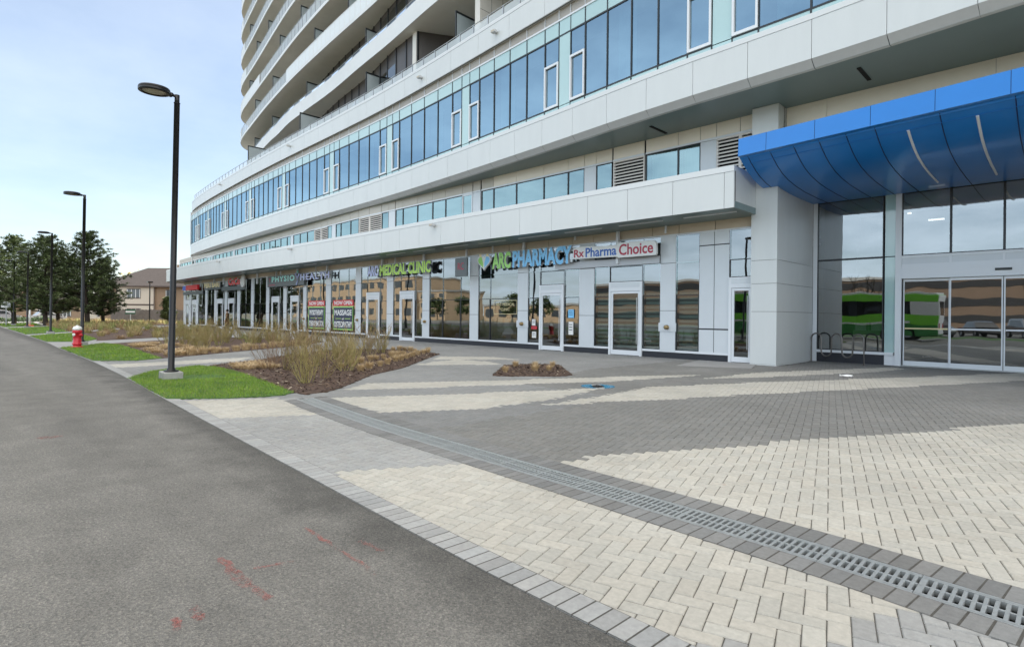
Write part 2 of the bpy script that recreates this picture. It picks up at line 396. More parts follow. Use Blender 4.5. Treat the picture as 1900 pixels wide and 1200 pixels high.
nt.links.new(cx.outputs[0], nz.inputs['Vector'])
# thin scattered cloud low down, unseen bright deck added overhead to light the ground
lo = nt.nodes.new('ShaderNodeMapRange'); lo.inputs['From Min'].default_value = .46; lo.inputs['From Max'].default_value = .80; lo.inputs['To Min'].default_value = 0; lo.inputs['To Max'].default_value = .34
nt.links.new(sx.outputs['Z'], lo.inputs['Value'])
side_fill = nt.nodes.new('ShaderNodeMapRange'); side_fill.inputs['From Min'].default_value = .25; side_fill.inputs['From Max'].default_value = .8; side_fill.inputs['To Min'].default_value = 0; side_fill.inputs['To Max'].default_value = .30
nt.links.new(sx.outputs['X'], side_fill.inputs['Value'])          # brighter sky added on the right, out of view, to fill pillar and soffits
lob = nt.nodes.new('ShaderNodeMath'); lob.operation = 'MAXIMUM'; nt.links.new(lo.outputs[0], lob.inputs[0]); nt.links.new(side_fill.outputs[0], lob.inputs[1])
lo = lob
sm = nt.nodes.new('ShaderNodeMath'); sm.operation = 'ADD'; nt.links.new(nz.outputs['Fac'], sm.inputs[0]); nt.links.new(lo.outputs[0], sm.inputs[1])
mr = nt.nodes.new('ShaderNodeMapRange'); mr.inputs['From Min'].default_value = .06; mr.inputs['From Max'].default_value = 1.75; mr.inputs['To Max'].default_value = .80
nt.links.new(sm.outputs[0], mr.inputs['Value'])
cc = nt.nodes.new('ShaderNodeMix'); cc.data_type = 'RGBA'; nt.links.new(lo.outputs[0], cc.inputs['Factor']); cc.inputs['A'].default_value = (6.6, 7.0, 7.4, 1); cc.inputs['B'].default_value = (DECK_FILL[0], DECK_FILL[1], DECK_FILL[2], 1)
mx = nt.nodes.new('ShaderNodeMix'); mx.data_type = 'RGBA'; nt.links.new(mr.outputs[0], mx.inputs['Factor'])
nt.links.new(sk.outputs[0], mx.inputs['A']); nt.links.new(cc.outputs['Result'], mx.inputs['B'])
# bright low sky added behind camera to lift shaded facade (seen mirrored in glass)
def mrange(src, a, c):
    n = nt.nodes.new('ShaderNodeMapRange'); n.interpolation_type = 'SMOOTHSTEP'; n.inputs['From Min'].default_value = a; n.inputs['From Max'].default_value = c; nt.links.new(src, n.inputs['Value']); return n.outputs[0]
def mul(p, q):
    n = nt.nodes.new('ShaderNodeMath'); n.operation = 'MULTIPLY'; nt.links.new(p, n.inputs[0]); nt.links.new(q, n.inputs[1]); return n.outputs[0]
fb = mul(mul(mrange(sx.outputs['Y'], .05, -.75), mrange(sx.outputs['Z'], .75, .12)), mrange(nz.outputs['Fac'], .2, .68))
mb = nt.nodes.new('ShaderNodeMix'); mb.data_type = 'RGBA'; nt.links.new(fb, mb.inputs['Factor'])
nt.links.new(mx.outputs['Result'], mb.inputs['A']); mb.inputs['B'].default_value = (BACK_FILL*.83, BACK_FILL*.97, BACK_FILL*1.09, 1)
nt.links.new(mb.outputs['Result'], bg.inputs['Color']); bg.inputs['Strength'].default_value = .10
sd = bpy.data.lights.new('sun', 'SUN'); sd.energy = 4.2; sd.angle = R(.53); sd.color = (1, .93, .82)
so = bpy.data.objects.new('sun', sd); COL.objects.link(so)
sdir = Vector((math.sin(R(SUN_AZ))*math.cos(R(SUN_EL)), math.cos(R(SUN_AZ))*math.cos(R(SUN_EL)), math.sin(R(SUN_EL))))
so.rotation_euler = sdir.to_track_quat('Z', 'Y').to_euler(); so.location = (0, 60, 90)
scn.view_settings.view_transform = 'Standard'; scn.view_settings.look = 'None'; scn.view_settings.exposure = 1.15; scn.view_settings.gamma = 1
scn.cycles.use_denoising = True; scn.cycles.denoiser = 'OPENIMAGEDENOISE'
scn.cycles.max_bounces = 8; scn.cycles.transparent_max_bounces = 16; scn.cycles.caustics_reflective = False; scn.cycles.caustics_refractive = False
scn.cycles.sample_clamp_indirect = 6

# ------------------------------------------------------------------ ground sheets and paving
yA = spline([(14, 2.25), (0, 2.2), (-1.4, 2.235), (-2.5, 2.26), (-5.2, 2.4), (-11.2, 2.72), (-15.3, 2.96), (-21.4, 3.2), (-29.6, 3.36), (-35.3, 3.54), (-48.3, 3.68), (-73, 3.84), (-110, 4.2)])
yDL = spline([(6, 3.6), (0, 3.72), (-1.1, 3.82), (-2.3, 3.875), (-4.3, 3.95), (-6.7, 4.06), (-8.8, 4.27), (-10, 4.42)])
yDR = lambda x: yDL(x)+.31
def frange(a, b, st):
    n = max(1, int(round(abs(b-a)/st))); return [a+(b-a)*i/n for i in range(n+1)]
def sheet(name, xs, lo, hi, z, m, kind='structure'):
    b = MB(); b.grid([[(x, lo(x), z) for x in xs], [(x, hi(x), z) for x in xs]], 0, sm=False)
    b.f = [f[::-1] if xs[0] > xs[-1] else f for f in b.f]
    return tag(b.build(name, m), kind=kind)

b = MB(); b.face([(-1500, -1500, -.12), (1500, -1500, -.12), (1500, 1500, -.12), (-1500, 1500, -.12)])
tag(b.build('ground', M['earth']), kind='structure')
XS = frange(14, -130, 1.0)
sheet('road', XS, lambda x: -11.5, yA, -.003, M['asphalt'])
sheet('verge', frange(14, -160, 3), lambda x: -60 if x > 30 else -19, lambda x: -11.6, -.02, M['soil'])
sheet('street', frange(60, -200, 5), lambda x: -30, lambda x: -19.1, -.03, M['asphalt'])
sheet('parking_lot', frange(60, -200, 5), lambda x: -58, lambda x: -30.1, -.035, M['asphalt'])

PAVE = {
 'L1':[(-5.1,2.63),(-4.97,2.8),(-4.41,3.64),(-4.27,3.95),(-3.15,3.9),(-2.38,3.85),(-1.33,3.8),(-.78,3.7),(-.54,3.55),(-.69,3.26),(-.75,3.15),(-.82,3.01),(-.89,2.88),(-1.01,2.67),(-1.3,2.2),(-2.72,2.2),(-4.23,2.35)],
 'L2':[(-3.95,4.15),(-3.85,4.48),(-3.57,5.18),(-2.97,6.37),(-2.48,7.41),(-1.6,9.08),(-.58,11.29),(.63,14.4),(3,18),(8,16),(6,3.6),(.1,4.0),(-1.5,4.1)],
 'L3':[(-6.44,7.17),(-6.43,9.32),(-6.59,10.69),(-5.38,13.51),(-2.96,18.27),(-1.15,22.27),(.54,25.11),(.49,22.86),(-1.0,19.25),(-3.53,13.57),(-4.67,11.12),(-5.47,9.13)],
 'L4':[(-6.61,13.29),(-6.34,15.93),(-4.15,21.3),(-3.79,20.88),(-4.13,18.87),(-5.66,15.01)],
 'LA':[(-9.54,4.91),(-8.46,6.97),(-7.69,8.47),(-7.14,9.91),(-7.02,9.37),(-6.75,7.7),(-6.81,6.33),(-7.21,5.27),(-7.61,4.73)],
 'LB':[(-10.33,5.65),(-10.97,6.47),(-10.22,7.93),(-9.14,10.07),(-7.63,13.36),(-7.08,14.24),(-7.09,13.69),(-7.68,11.12),(-8.52,9.39),(-9.45,7.34)],
 'LC':[(-14.1,10.03),(-14.77,11.11),(-14.93,12.36),(-13.59,12.62),(-12.63,12.18)],
 'LD':[(-15.45,11.69),(-16.51,12.81),(-15.19,14.1),(-13.61,14.08)],
 'LE':[(-10.88,2.8),(-10.06,4.27),(-8.11,3.95),(-8.88,2.6)],
 'LW':[(-19.61,3.2),(-19.94,6.62),(-20.15,7.56),(-18.63,6.5),(-18.37,3.1)]}
PAD = [(-8.92, 16.2), (-6.95, 17.1), (-7.5, 18.9), (-9.5, 18.9)]
LAWN = {
 'a':[(-15.29,2.99),(-16.67,3.73),(-17.75,5.14),(-16.95,5.32),(-15.19,5.33),(-10.59,4.73),(-10.31,4.39),(-10.6,3.5),(-11.2,2.75),(-12.89,2.83)],
 'b':[(-29.62,3.39),(-32.84,5.39),(-31.09,5.69),(-21.24,5.07),(-20.65,4.23),(-21.3,3.24),(-24.7,3.29)],
 'c':[(-45.0,3.7),(-49.98,6.62),(-38.2,5.98),(-35.23,5.05),(-35.93,3.6)],
 'd':[(-65.34,3.85),(-71.83,7.49),(-52.99,6.56),(-47.78,3.75)],
 'e':[(-90,4.1),(-96,8.2),(-77,7.4),(-70,3.95)]}
BED = {
 'near':[(-10.59,4.73),(-15.19,5.33),(-16.95,5.32),(-17.56,5.38),(-18.53,6.97),(-21.02,9.69),(-22.58,12.34),(-20.34,14.15),(-17.43,13.52),(-17.04,13.04),(-13.47,9.13),(-12.39,7.49),(-10.74,5.83),(-10.26,5.24),(-10.18,4.75)],
 'planter':[(-10.38,9.71),(-12.3,11.99),(-12.11,12.84),(-11.38,13.45),(-9.18,11.38),(-9.2,10.94),(-10.07,9.9)],
 'second':[(-32.4,5.55),(-31.09,5.69),(-21.24,5.07),(-21.41,5.48),(-26.02,11.99),(-28.94,14.54),(-30.88,15.18),(-38.27,12.05)],
 'third':[(-49.98,6.62),(-38.2,5.98),(-36.0,5.6),(-39.9,10.2),(-44,13.6),(-50,15.6),(-60,15.6),(-64,13)],
 'fourth':[(-71.83,7.5),(-53.2,6.6),(-66.5,13.4),(-68,15.8),(-88,15.8),(-96,9)],
 'far':[(-96,9.6),(-90,15.8),(-76,16.2),(-76,30),(-110,30),(-118,12)]}

# plaza sand bed (two pieces, the drain channel runs between them)
sheet('paving_bed', frange(12, -34, .5), lambda x: yA(x)-.0 if x < -10 else yA(x), lambda x: yDL(x)-.005 if x > -9.7 else yA(x)+1.6, -.0065, M['sand'])
sheet('paving_bed', frange(12, -9.7, .5), yDR, lambda x: 22.6, -.0065, M['sand'])
sheet('paving_bed', frange(-9.7, -34, .5), lambda x: yA(x)+1.6, lambda x: 19.2, -.0065, M['sand'])
b = MB(); b.prism([(-27, 3.2), (-118, 4.4), (-118, 19.2), (-27, 19.2)], -.06, -.004)
tag(b.build('walkway', M['path']), kind='structure')

MID = (.345, .345, .332); DARK = (.212, .21, .197); LIGHT = (.475, .455, .400)
def tone(c, v=.065):
    k = 1+random.uniform(-v, v); h = random.uniform(-.012, .012)
    return (c[0]*k*(1+h), c[1]*k, c[2]*k*(1-h))
bb = MB()
def chamfer_brick(B, cx, cy, ux, uy, L, W, z0, z1, c, ch=.005):
    vx, vy = -uy, ux
    n = len(B.v)
    for (hl, hw, z) in ((L/2, W/2, z0), (L/2-ch, W/2-ch, z1)):
        for a, d in ((-1, -1), (1, -1), (1, 1), (-1, 1)):
            B.v.append((cx+ux*hl*a+vx*hw*d, cy+uy*hl*a+vy*hw*d, z))
    F = [(n+4, n+5, n+6, n+7)]+[(n+i, n+(i+1) % 4, n+4+(i+1) % 4, n+4+i) for i in range(4)]
    B.f += F; B.m += [0]*5; B.c += [c]*5
UX, UY = .9622, .2722
Wb = .105
masks = [LAWN['a'], LAWN['b'], BED['near'], BED['planter'], BED['second'], PAD]
bbx = [(min(p[0] for p in k)-.0, max(p[0] for p in k), min(p[1] for p in k), max(p[1] for p in k)) for k in PAVE.values()]
mbx = [(min(p[0] for p in k), max(p[0] for p in k), min(p[1] for p in k), max(p[1] for p in k)) for k in masks]
def place_brick(cx, cy, horiz):
    if cx > 7 or cx < -27 or cy > 22.2: return
    a = yA(cx)
    if cy < a+.1: return
    if cx > -9.72 and yDL(cx)-.1 < cy < yDR(cx)+.12: return
    if -6.9 > cx > -7.7 and 18.6 < cy: return
    if cy > 19.15 and cx < -6.7: return
    # only what the bend of the facade leaves in front of the lens or beside it
    if cx+cy < -24 and cy < 3: return
    for k, q in enumerate(masks):
        m = mbx[k]
        if m[0] < cx < m[1] and m[2] < cy < m[3] and inside((cx, cy), q): return
    c = None
    for q, m in zip(PAVE.values(), bbx):
        if m[0] < cx < m[1] and m[2] < cy < m[3] and inside((cx, cy), q): c = LIGHT; break
    if c is None:
        if cx > -9.95 and cy < yDL(cx): c = MID
        elif cx < -8.6-.25*(cy-8) or cx < -9.9 or (cx < -6 and cy < 9): c = (.27, .272, .264) if cx < -8 else (.23, .232, .226)
        else: c = DARK
    z = random.uniform(-.0012, .0012)
    ux, uy = (UX, UY) if horiz else (-UY, UX)
    da = random.uniform(-.012, .012)
    ux, uy = ux-uy*da, uy+ux*da
    gl, gw = (.0035, .0085) if horiz else (.0085, .0035)      # sand joints, a little wider across the run of the forecourt
    chamfer_brick(bb, cx, cy, ux, uy, 2*Wb-gl, Wb-gw, -.0068, z, tone(c), .0045)
for i in range(-330, 150):
    for j in range(-90, 330):
        t = (i-j) % 4
        if t == 0: u, v, hz = i+1, j+.5, True
        elif t == 3: u, v, hz = i+.5, j+1, False
        else: continue
        u *= Wb; v *= Wb
        cx, cy = u*UX-v*UY, u*UY+v*UX
        if -27 < cx < 7 and 1.9 < cy < 22.2: place_brick(cx, cy, hz)
tag(bb.build('plaza_paving', M['brick']), kind='structure')

def course(name, f, x0, x1, width, tonec, side):
    B = MB(); xs = []; x = x0
    while x > x1:
        d = (f(x-.02)-f(x))/-.02; l = math.hypot(1, d)
        ux, uy = 1/l, d/l; nx, ny = -uy, ux
        cx, cy = x+nx*side*width/2, f(x)+ny*side*width/2
        chamfer_brick(B, cx, cy, nx, ny, width-.004, .104, -.005, .004+random.uniform(-.001, .001), tone(tonec, .13), .005)
        x -= .108*ux
    o = B.build(name, M['brick']); tag(o, kind='structure')
    S = MB(); xx = frange(x0, x1, .3)
    S.grid([[(q, f(q), .0015) for q in xx], [(q, f(q)+side*width, .0015) for q in xx]], 0, sm=False)
    S.f = [fc[::-1] if side > 0 else fc for fc in S.f]
    tag(S.build('paving_bed', M['sand']), kind='structure')
course('soldier_course', yA, 7, -26, .21, (.36, .362, .352), 1)
course('soldier_course', yDL, 7, -9.7, .215, (.215, .216, .21), -1)
course('soldier_course', yDR, 7, -9.7, .25, (.205, .206, .2), 1)

# concrete pad by the last shop door
b = MB(); b.prism(PAD, -.006, .010); tag(b.build('concrete_pad', M['path']), kind='structure')

# slot drain: trench and cast grates
sheet('drain_trench', frange(7, -9.7, .4), yDL, yDR, -.10, M['void'])
def grate_at(x0, x1):
    b = MB()
    def P(x, k, z): return (x, yDL(x)+.31*k, z)
    def bar(xa, xb, ka, kb, z0=-.03, z1=.003):
        q = [P(xa, ka, 0)[:2], P(xb, ka, 0)[:2], P(xb, kb, 0)[:2], P(xa, kb, 0)[:2]]
        b.prism([tuple(p) for p in q], z0, z1)
    bar(x0, x1, 0, .055, -.06); bar(x0, x1, .945, 1, -.06)          # channel rails
    bar(x0, x1, .065, .13); bar(x0, x1, .87, .935); bar(x0, x1, .47, .53, -.03, .002)
    n = 11
    for i in range(n):
        xc = x0+(x1-x0)*(i+.5)/n; hw = .0095
        bar(xc-hw, xc+hw, .13, .87, -.03, .0015)
    bar(x0, x0+(.02 if x1 > x0 else -.02), .13, .87, -.03, .001)
    return b
xg = 6.4; k = 0
while xg > -9.45:
    b = grate_at(xg-.503, xg-.003)
    o = b.build('drain_grate', M['galv'], base=(xg-.25, yDL(xg-.25)+.155, 0))
    if xg-.25 < -7.2: lb = 'far end drain grate in the row, by the corner of the shrub bed'
    else: lb = 'slotted galvanised steel drain grate in the curving channel across the pavers'
    tag(o, lb, 'drain grate', 'drain grates in the channel')
    xg -= .503; k += 1

# painted utility marks on the asphalt
def paint(name, pts, w0, m, z=.001):
    w0 *= .8
    b = MB(); L = []; Rr = []
    for i, p in enumerate(pts):
        a = Vector(pts[max(0, i-1)]); c = Vector(pts[min(len(pts)-1, i+1)]); d = (c-a).normalized(); n = Vector((-d.y, d.x))
        ww = w0*random.uniform(.5, 1.2)
        L.append((p[0]+n.x*ww, p[1]+n.y*ww, z)); Rr.append((p[0]-n.x*ww, p[1]-n.y*ww, z))
    b.grid([L, Rr], 0, sm=False)
    o = b.build(name, m); return tag(o, kind='structure')
def seg(p, q, n=14, j=.012): return [(p[0]+(q[0]-p[0])*i/n+random.uniform(-j, j), p[1]+(q[1]-p[1])*i/n+random.uniform(-j, j)) for i in range(n+1)]
paint('paint_mark', seg((-3.724, 1.201), (-3.01, 1.225)), 0.03, M['redspray'])
paint('paint_mark', seg((-3.524, 1.196), (-3.219, 1.197)), 0.05, M['redspray'])
paint('paint_mark', seg((-3.848, 1.806), (-2.864, 1.784)), 0.02, M['redspray'])
paint('paint_mark', seg((-3.375, 1.956), (-3.123, 1.982)), 0.02, M['redspray'])
paint('paint_mark', seg((-3.426, 1.298), (-3.371, 1.516)), 0.02, M['redspray'])
paint('paint_mark', seg((-3.192, 0.916), (-3.03, 0.899)), 0.03, M['redspray'])
paint('paint_mark', seg((-3.142, 0.817), (-3.026, 0.799)), 0.025, M['redspray'])
paint('paint_mark', seg((-8.703, 0.878), (-8.649, 0.937), 5, .03), .1, M['redspray'])

# lawns: soil sheet with blades
def blade(B, x, y, z, h, w, lean, ang, c, segs=2):
    dx, dy = math.cos(ang), math.sin(ang); px, py = -dy*w/2, dx*w/2
    pts = []
    for i in range(segs+1):
        t = i/segs; o = lean*t*t
        pts.append((x+dx*o, y+dy*o, z+h*t*(1-.25*t*abs(lean)/max(h, .01)), 1-t))
    n = len(B.v)
    for i, p in enumerate(pts[:-1]):
        k = .35+.65*p[3]
        B.v += [(p[0]-px*k, p[1]-py*k, p[2]), (p[0]+px*k, p[1]+py*k, p[2])]
    B.v.append(pts[-1][:3])
    for i in range(segs-1):
        B.f.append((n+2*i, n+2*i+1, n+2*i+3, n+2*i+2)); B.m.append(0); B.c.append(c)
    e = n+2*(segs-1); B.f.append((e, e+1, e+2)); B.m.append(0); B.c.append(c)
def rand_in(poly):
    x0 = min(p[0] for p in poly); x1 = max(p[0] for p in poly); y0 = min(p[1] for p in poly); y1 = max(p[1] for p in poly)
    while True:
        p = (random.uniform(x0, x1), random.uniform(y0, y1))
        if inside(p, poly): return p
def hsh(x, y, s): return .5+.5*math.sin(x*1.7*s+1.3*math.sin(y*2.1*s))*math.cos(y*1.9*s+.8*math.sin(x*1.3*s))
for key, n, hb, wb in (('a', 26000, .055, .006), ('b', 9000, .07, .012), ('c', 4500, .08, .02), ('d', 2600, .09, .03), ('e', 1500, .1, .04)):
    p = LAWN[key]; B = MB()
    cxm = sum(q[0] for q in p)/len(p); cym = sum(q[1] for q in p)/len(p)
    B.prism(p, -.01, .012, 1)
    for _ in range(n):
        x, y = rand_in(p); g = (.7*hsh(x, y, 1.6)+.3*hsh(x+9, y, 5.1))*.7+random.random()*.3; x += random.gauss(0, .035); y += random.gauss(0, .035)
        if key == 'a' and ((x+14.4)/.55)**2+((y-4.25)/.5)**2 < 1 and random.random() < .85: continue
        c = (.085+.19*g, .175+.25*g, .012+.03*g)
        if random.random() < .07: c = (.34, .30, .13)
        blade(B, x, y, .008, hb*random.uniform(.5, 1.1)*(.6+.8*g), wb, random.uniform(0, .05), random.uniform(0, 6.28), c)
    o = B.build('lawn', [M['grass'], M['soil']]); tag(o, kind='stuff')

# mulch beds
for key, p in BED.items():
    B = MB(); B.prism(p, -.01, .014 if key != 'planter' else .02, 0)
    if key in ('near', 'planter'):
        for _ in range(5200 if key == 'near' else 900):
            x, y = rand_in(p); a = random.uniform(0, 6.28); L = random.uniform(.015, .05); W = random.uniform(.008, .02)
            t = random.uniform(-.5, .5); z = .022+random.uniform(0, .02)
            k = random.random(); c = (.07, .046, .034) if k < .6 else ((.15, .10, .065) if k < .93 else (.36, .30, .22))
            u = Vector((math.cos(a)*math.cos(t), math.sin(a)*math.cos(t), math.sin(t)))*L; v = Vector((-math.sin(a), math.cos(a), random.uniform(-.4, .4)))*W
            q = Vector((x, y, z)); B.face([q-u-v, q+u-v, q+u+v, q-u+v], 1, c)
    tag(B.build('mulch_bed', [M['mulch'], M['chip']]), kind='structure')
# ------------------------------------------------------------------ the building
bld = empty('apartment_building', (-30, 26, 0), 'white curved apartment tower over a glazed shop podium with blue entrance canopy', 'building')
y0f = spline([(-7.3, 16.98), (-13, 16.95), (-22, 16.85), (-29, 16.85), (-38, 16.68), (-45, 16.64), (-59, 16.78), (-65.5, 17.05), (-70, 17.25)])
y1f = spline([(14, 15.1), (6, 15.55), (-1, 16.08), (-4.5, 16.45), (-10, 16.74), (-16, 17.4), (-24, 18.15), (-30, 18.58), (-37, 18.84), (-44, 19.03), (-53, 19.4), (-64.7, 20.1), (-72, 20.7), (-77.5, 21.3)])
YS = 18.95                                   # shop front plane
YE = 22.06                                   # recessed entrance plane
def part(b, name, m, parent=bld, bevel=0): return b.build(name, m, parent, bevel=bevel)

# --- panelled bands: panels with open joints, a continuous cap and a dark backing
def band(pts, z0, z1, zc, capz, tpanel=.05, name='fascia', chamfer=None, m='panel'):
    b = MB()
    for p, q in zip(pts, pts[1:]):
        d = Vector(q)-Vector(p); L = d.length; e = d*(.007/L)
        p2 = (p[0]+e.x, p[1]+e.y); q2 = (q[0]-e.x, q[1]-e.y)
        b.wall(p2, q2, z0, zc-.007, tpanel, 0)
        b.wall(p, q, zc, capz, .16, 1, .012)
        b.wall(p, q, z0+.01, zc+.01, .06, 2, -(tpanel+.004))
    if chamfer:
        dz, dy = chamfer
        for p, q in zip(pts, pts[1:]):
            d = Vector((q[0]-p[0], q[1]-p[1])); n = Vector((-d.y, d.x)).normalized()
            if d.x < 1e-9: n = -n
            e = d*(.006/d.length)
            a = (p[0]+e.x, p[1]+e.y); c = (q[0]-e.x, q[1]-e.y)
            b.face([(*a, z0-.002), (*c, z0-.002), (c[0]+n.x*dy, c[1]+n.y*dy, z0-dz), (a[0]+n.x*dy, a[1]+n.y*dy, z0-dz)], 3)
            b.face([(a[0]+n.x*(dy-.03), a[1]+n.y*(dy-.03), z0-dz-.002), (c[0]+n.x*(dy-.03), c[1]+n.y*(dy-.03), z0-dz-.002), (c[0]+n.x*dy*1.5, c[1]+n.y*dy*1.5, z0-dz-.002), (a[0]+n.x*dy*1.5, a[1]+n.y*dy*1.5, z0-dz-.002)], 0)
    return part(b, name, [M[m], M['cap'], M['joint'], M['chamfer']])
def pts_on(f, xs): return [(x, f(x)) for x in xs]

xs0 = [-7.48]+[-7.79-1.745*i for i in range(36)]
P0 = pts_on(y0f, xs0)+[(-71.6, 17.42), (-73.0, 17.85), (-73.8, 18.7), (-74.1, 20.0), (-74.1, 24), (-74.1, 30)]
band(P0, 4.87, 0, 5.98, 6.16)
b = MB(); b.wall((-7.48, 18.9), (-7.48, 16.99), 4.875, 6.15, .05, 0, -.004); part(b, 'fascia', [M['panel']])
xs1 = [8.9-1.76*i for i in range(48)]
P1 = pts_on(y1f, xs1)+[(-76.6, 21.2), (-78.4, 21.7), (-79.6, 22.6), (-80.2, 24), (-80.2, 30)]
P1 = [p for p in P1 if p[0] > -76.5 or p[1] > 21.1]
band(P1, 8.51, 0, 9.57, 9.73, chamfer=(.2, .22))
y2f = lambda x: y1f(x)-.05
P2 = pts_on(y2f, [9.7-2.3*i for i in range(37)])+[(-76.4, 21.25), (-77.6, 22.0), (-78.2, 23.2), (-78.2, 30)]
P2 = [p for p in P2 if p[0] > -75.5 or p[1] > 21.1]
band(P2, 13.78, 0, 14.78, 14.94)

# --- soffits and roofs
def ring(front, back, z, th, name, m):
    b = MB()
    for (p, q), (r, s) in zip(zip(front, front[1:]), zip(back, back[1:])):
        b.prism([p, q, s, r], z, z+th)
    return part(b, name, m)
P0i = [(x, y+.06) for x, y in P0[:-6]]
ring(P0i, [(x, 26) for x, y in P0i], 4.872, .2, 'soffit', M['soffit'])
b = MB(); b.prism([(-69, 17.3), (-70, 17.32), (-71.6, 17.5), (-72.9, 17.95), (-73.7, 18.75), (-74.0, 20), (-74.0, 30), (-69, 30)], 4.872, 5.072); part(b, 'soffit', M['soffit'])
b = MB(); b.prism([(-7.5, 17.1), (-69, 17.3), (-74, 20), (-74, 30), (-7.5, 30)], 5.9, 6.0); part(b, 'terrace_deck', M['conc'])
P1i = [(x, y+.28) for x, y in P1 if x > -76 and y < 21.2]
ring(P1i, [(x, 27) for x, y in P1i], 8.318, .16, 'soffit', M['soffit'])
b = MB(); b.prism([(P1i[-1][0], P1i[-1][1]), (-78.2, 21.95), (-79.4, 22.8), (-80, 24), (-80, 30), (P1i[-1][0], 30)], 8.318, 8.478); part(b, 'soffit', M['soffit'])
P1j = [(x, y+.1) for x, y in P1 if x > -76 and y < 21.2]
ring(P1j, [(x, 27) for x, y in P1j], 9.62, .1, 'floor_slab', M['interior_dark'])
b = MB(); b.prism([(P1j[-1][0], P1j[-1][1]), (-78.3, 21.9), (-79.5, 22.75), (-80.1, 24), (-80.1, 30), (P1j[-1][0], 30)], 9.62, 9.72); part(b, 'floor_slab', M['conc'])
P2i = [(x, y+.1) for x, y in P2 if x > -75.6 and y < 21.2]
ring(P2i, [(x, 50) for x, y in P2i], 14.2, .2, 'roof', M['conc'])
b = MB(); b.prism([(P2i[-1][0], P2i[-1][1]), (-77.5, 22.1), (-78.1, 23.3), (-78.1, 50), (P2i[-1][0], 50)], 14.2, 14.4); part(b, 'roof', M['conc'])
ring(P2i, [(x, 27) for x, y in P2i], 13.80, .06, 'interior_ceiling', M['ceil'])
# slim soffit light slots
for x, y, a in ((-4.3, 17.6, 0), (-10.9, 17.9, 0)):
    b = MB(); b.box(x-.05, x+.05, y-.1, y+1.0, 8.295, 8.317); part(b, 'slot_diffuser', M['void'])
# linear soffit lights under the ground-floor fascia
for i in range(16):
    x = -8.6-2.6*i
    b = MB(); b.box(x-.9, x+.9, 17.62, 17.70, 4.845, 4.871); part(b, 'soffit_light', M['lightstrip'])

# --- inner masses
b = MB(); b.box(-73.9, 26, 26.5, 50, .0, 4.86); b.box(-73.9, 26, 27, 50, 4.9, 14.19); part(b, 'core_wall', M['interior'])
b = MB(); b.box(-70.7, -7.7, 19.06, 26.5, -.1, .12); b.box(-6.7, 26, 22.18, 27, -.1, .012); part(b, 'interior_floor', M['interior_dark'])
b = MB()
for x in (-70.7, -62, -54, -47.5, -41, -33.2, -26, -18.6, -9.0): b.box(x-.06, x+.06, 19.15, 26.4, .12, 4.7)
for x in (-6.55, 3.2): b.box(x-.06, x+.06, 22.25, 27, .02, 5.7)
part(b, 'interior_wall', M['interior'])
b = MB(); b.box(-6.6, 26, 22.2, 27, 5.75, 5.9); b.box(-70.6, -7.7, 19.2, 26.4, 4.6, 4.66); part(b, 'interior_ceiling', M['ceil'])
# shop fittings standing inside: shelving runs and counters seen dimly through the glass
b = MB()
for x0, x1, y0, zt in ((-16.9, -10, 22.5, 2.0), (-25, -19, 21.8, 1.1), (-32, -27, 22.4, 2.1), (-40, -34, 22, 1.15), (-52, -48, 21.6, 1.2), (-60, -56, 21.5, 1.0), (-5.9, -4.6, 23.6, 1.1)):
    b.box(x0, x1, y0, y0+.5, .12, zt)
    for k in range(int((x1-x0)/.5)): b.box(x0+.5*k+.06, x0+.5*k+.4, y0+.05, y0+.4, zt, zt+random.uniform(.1, .35), random.randint(0, 1))
part(b, 'shop_fitting', [M['tan'], M['paper']])

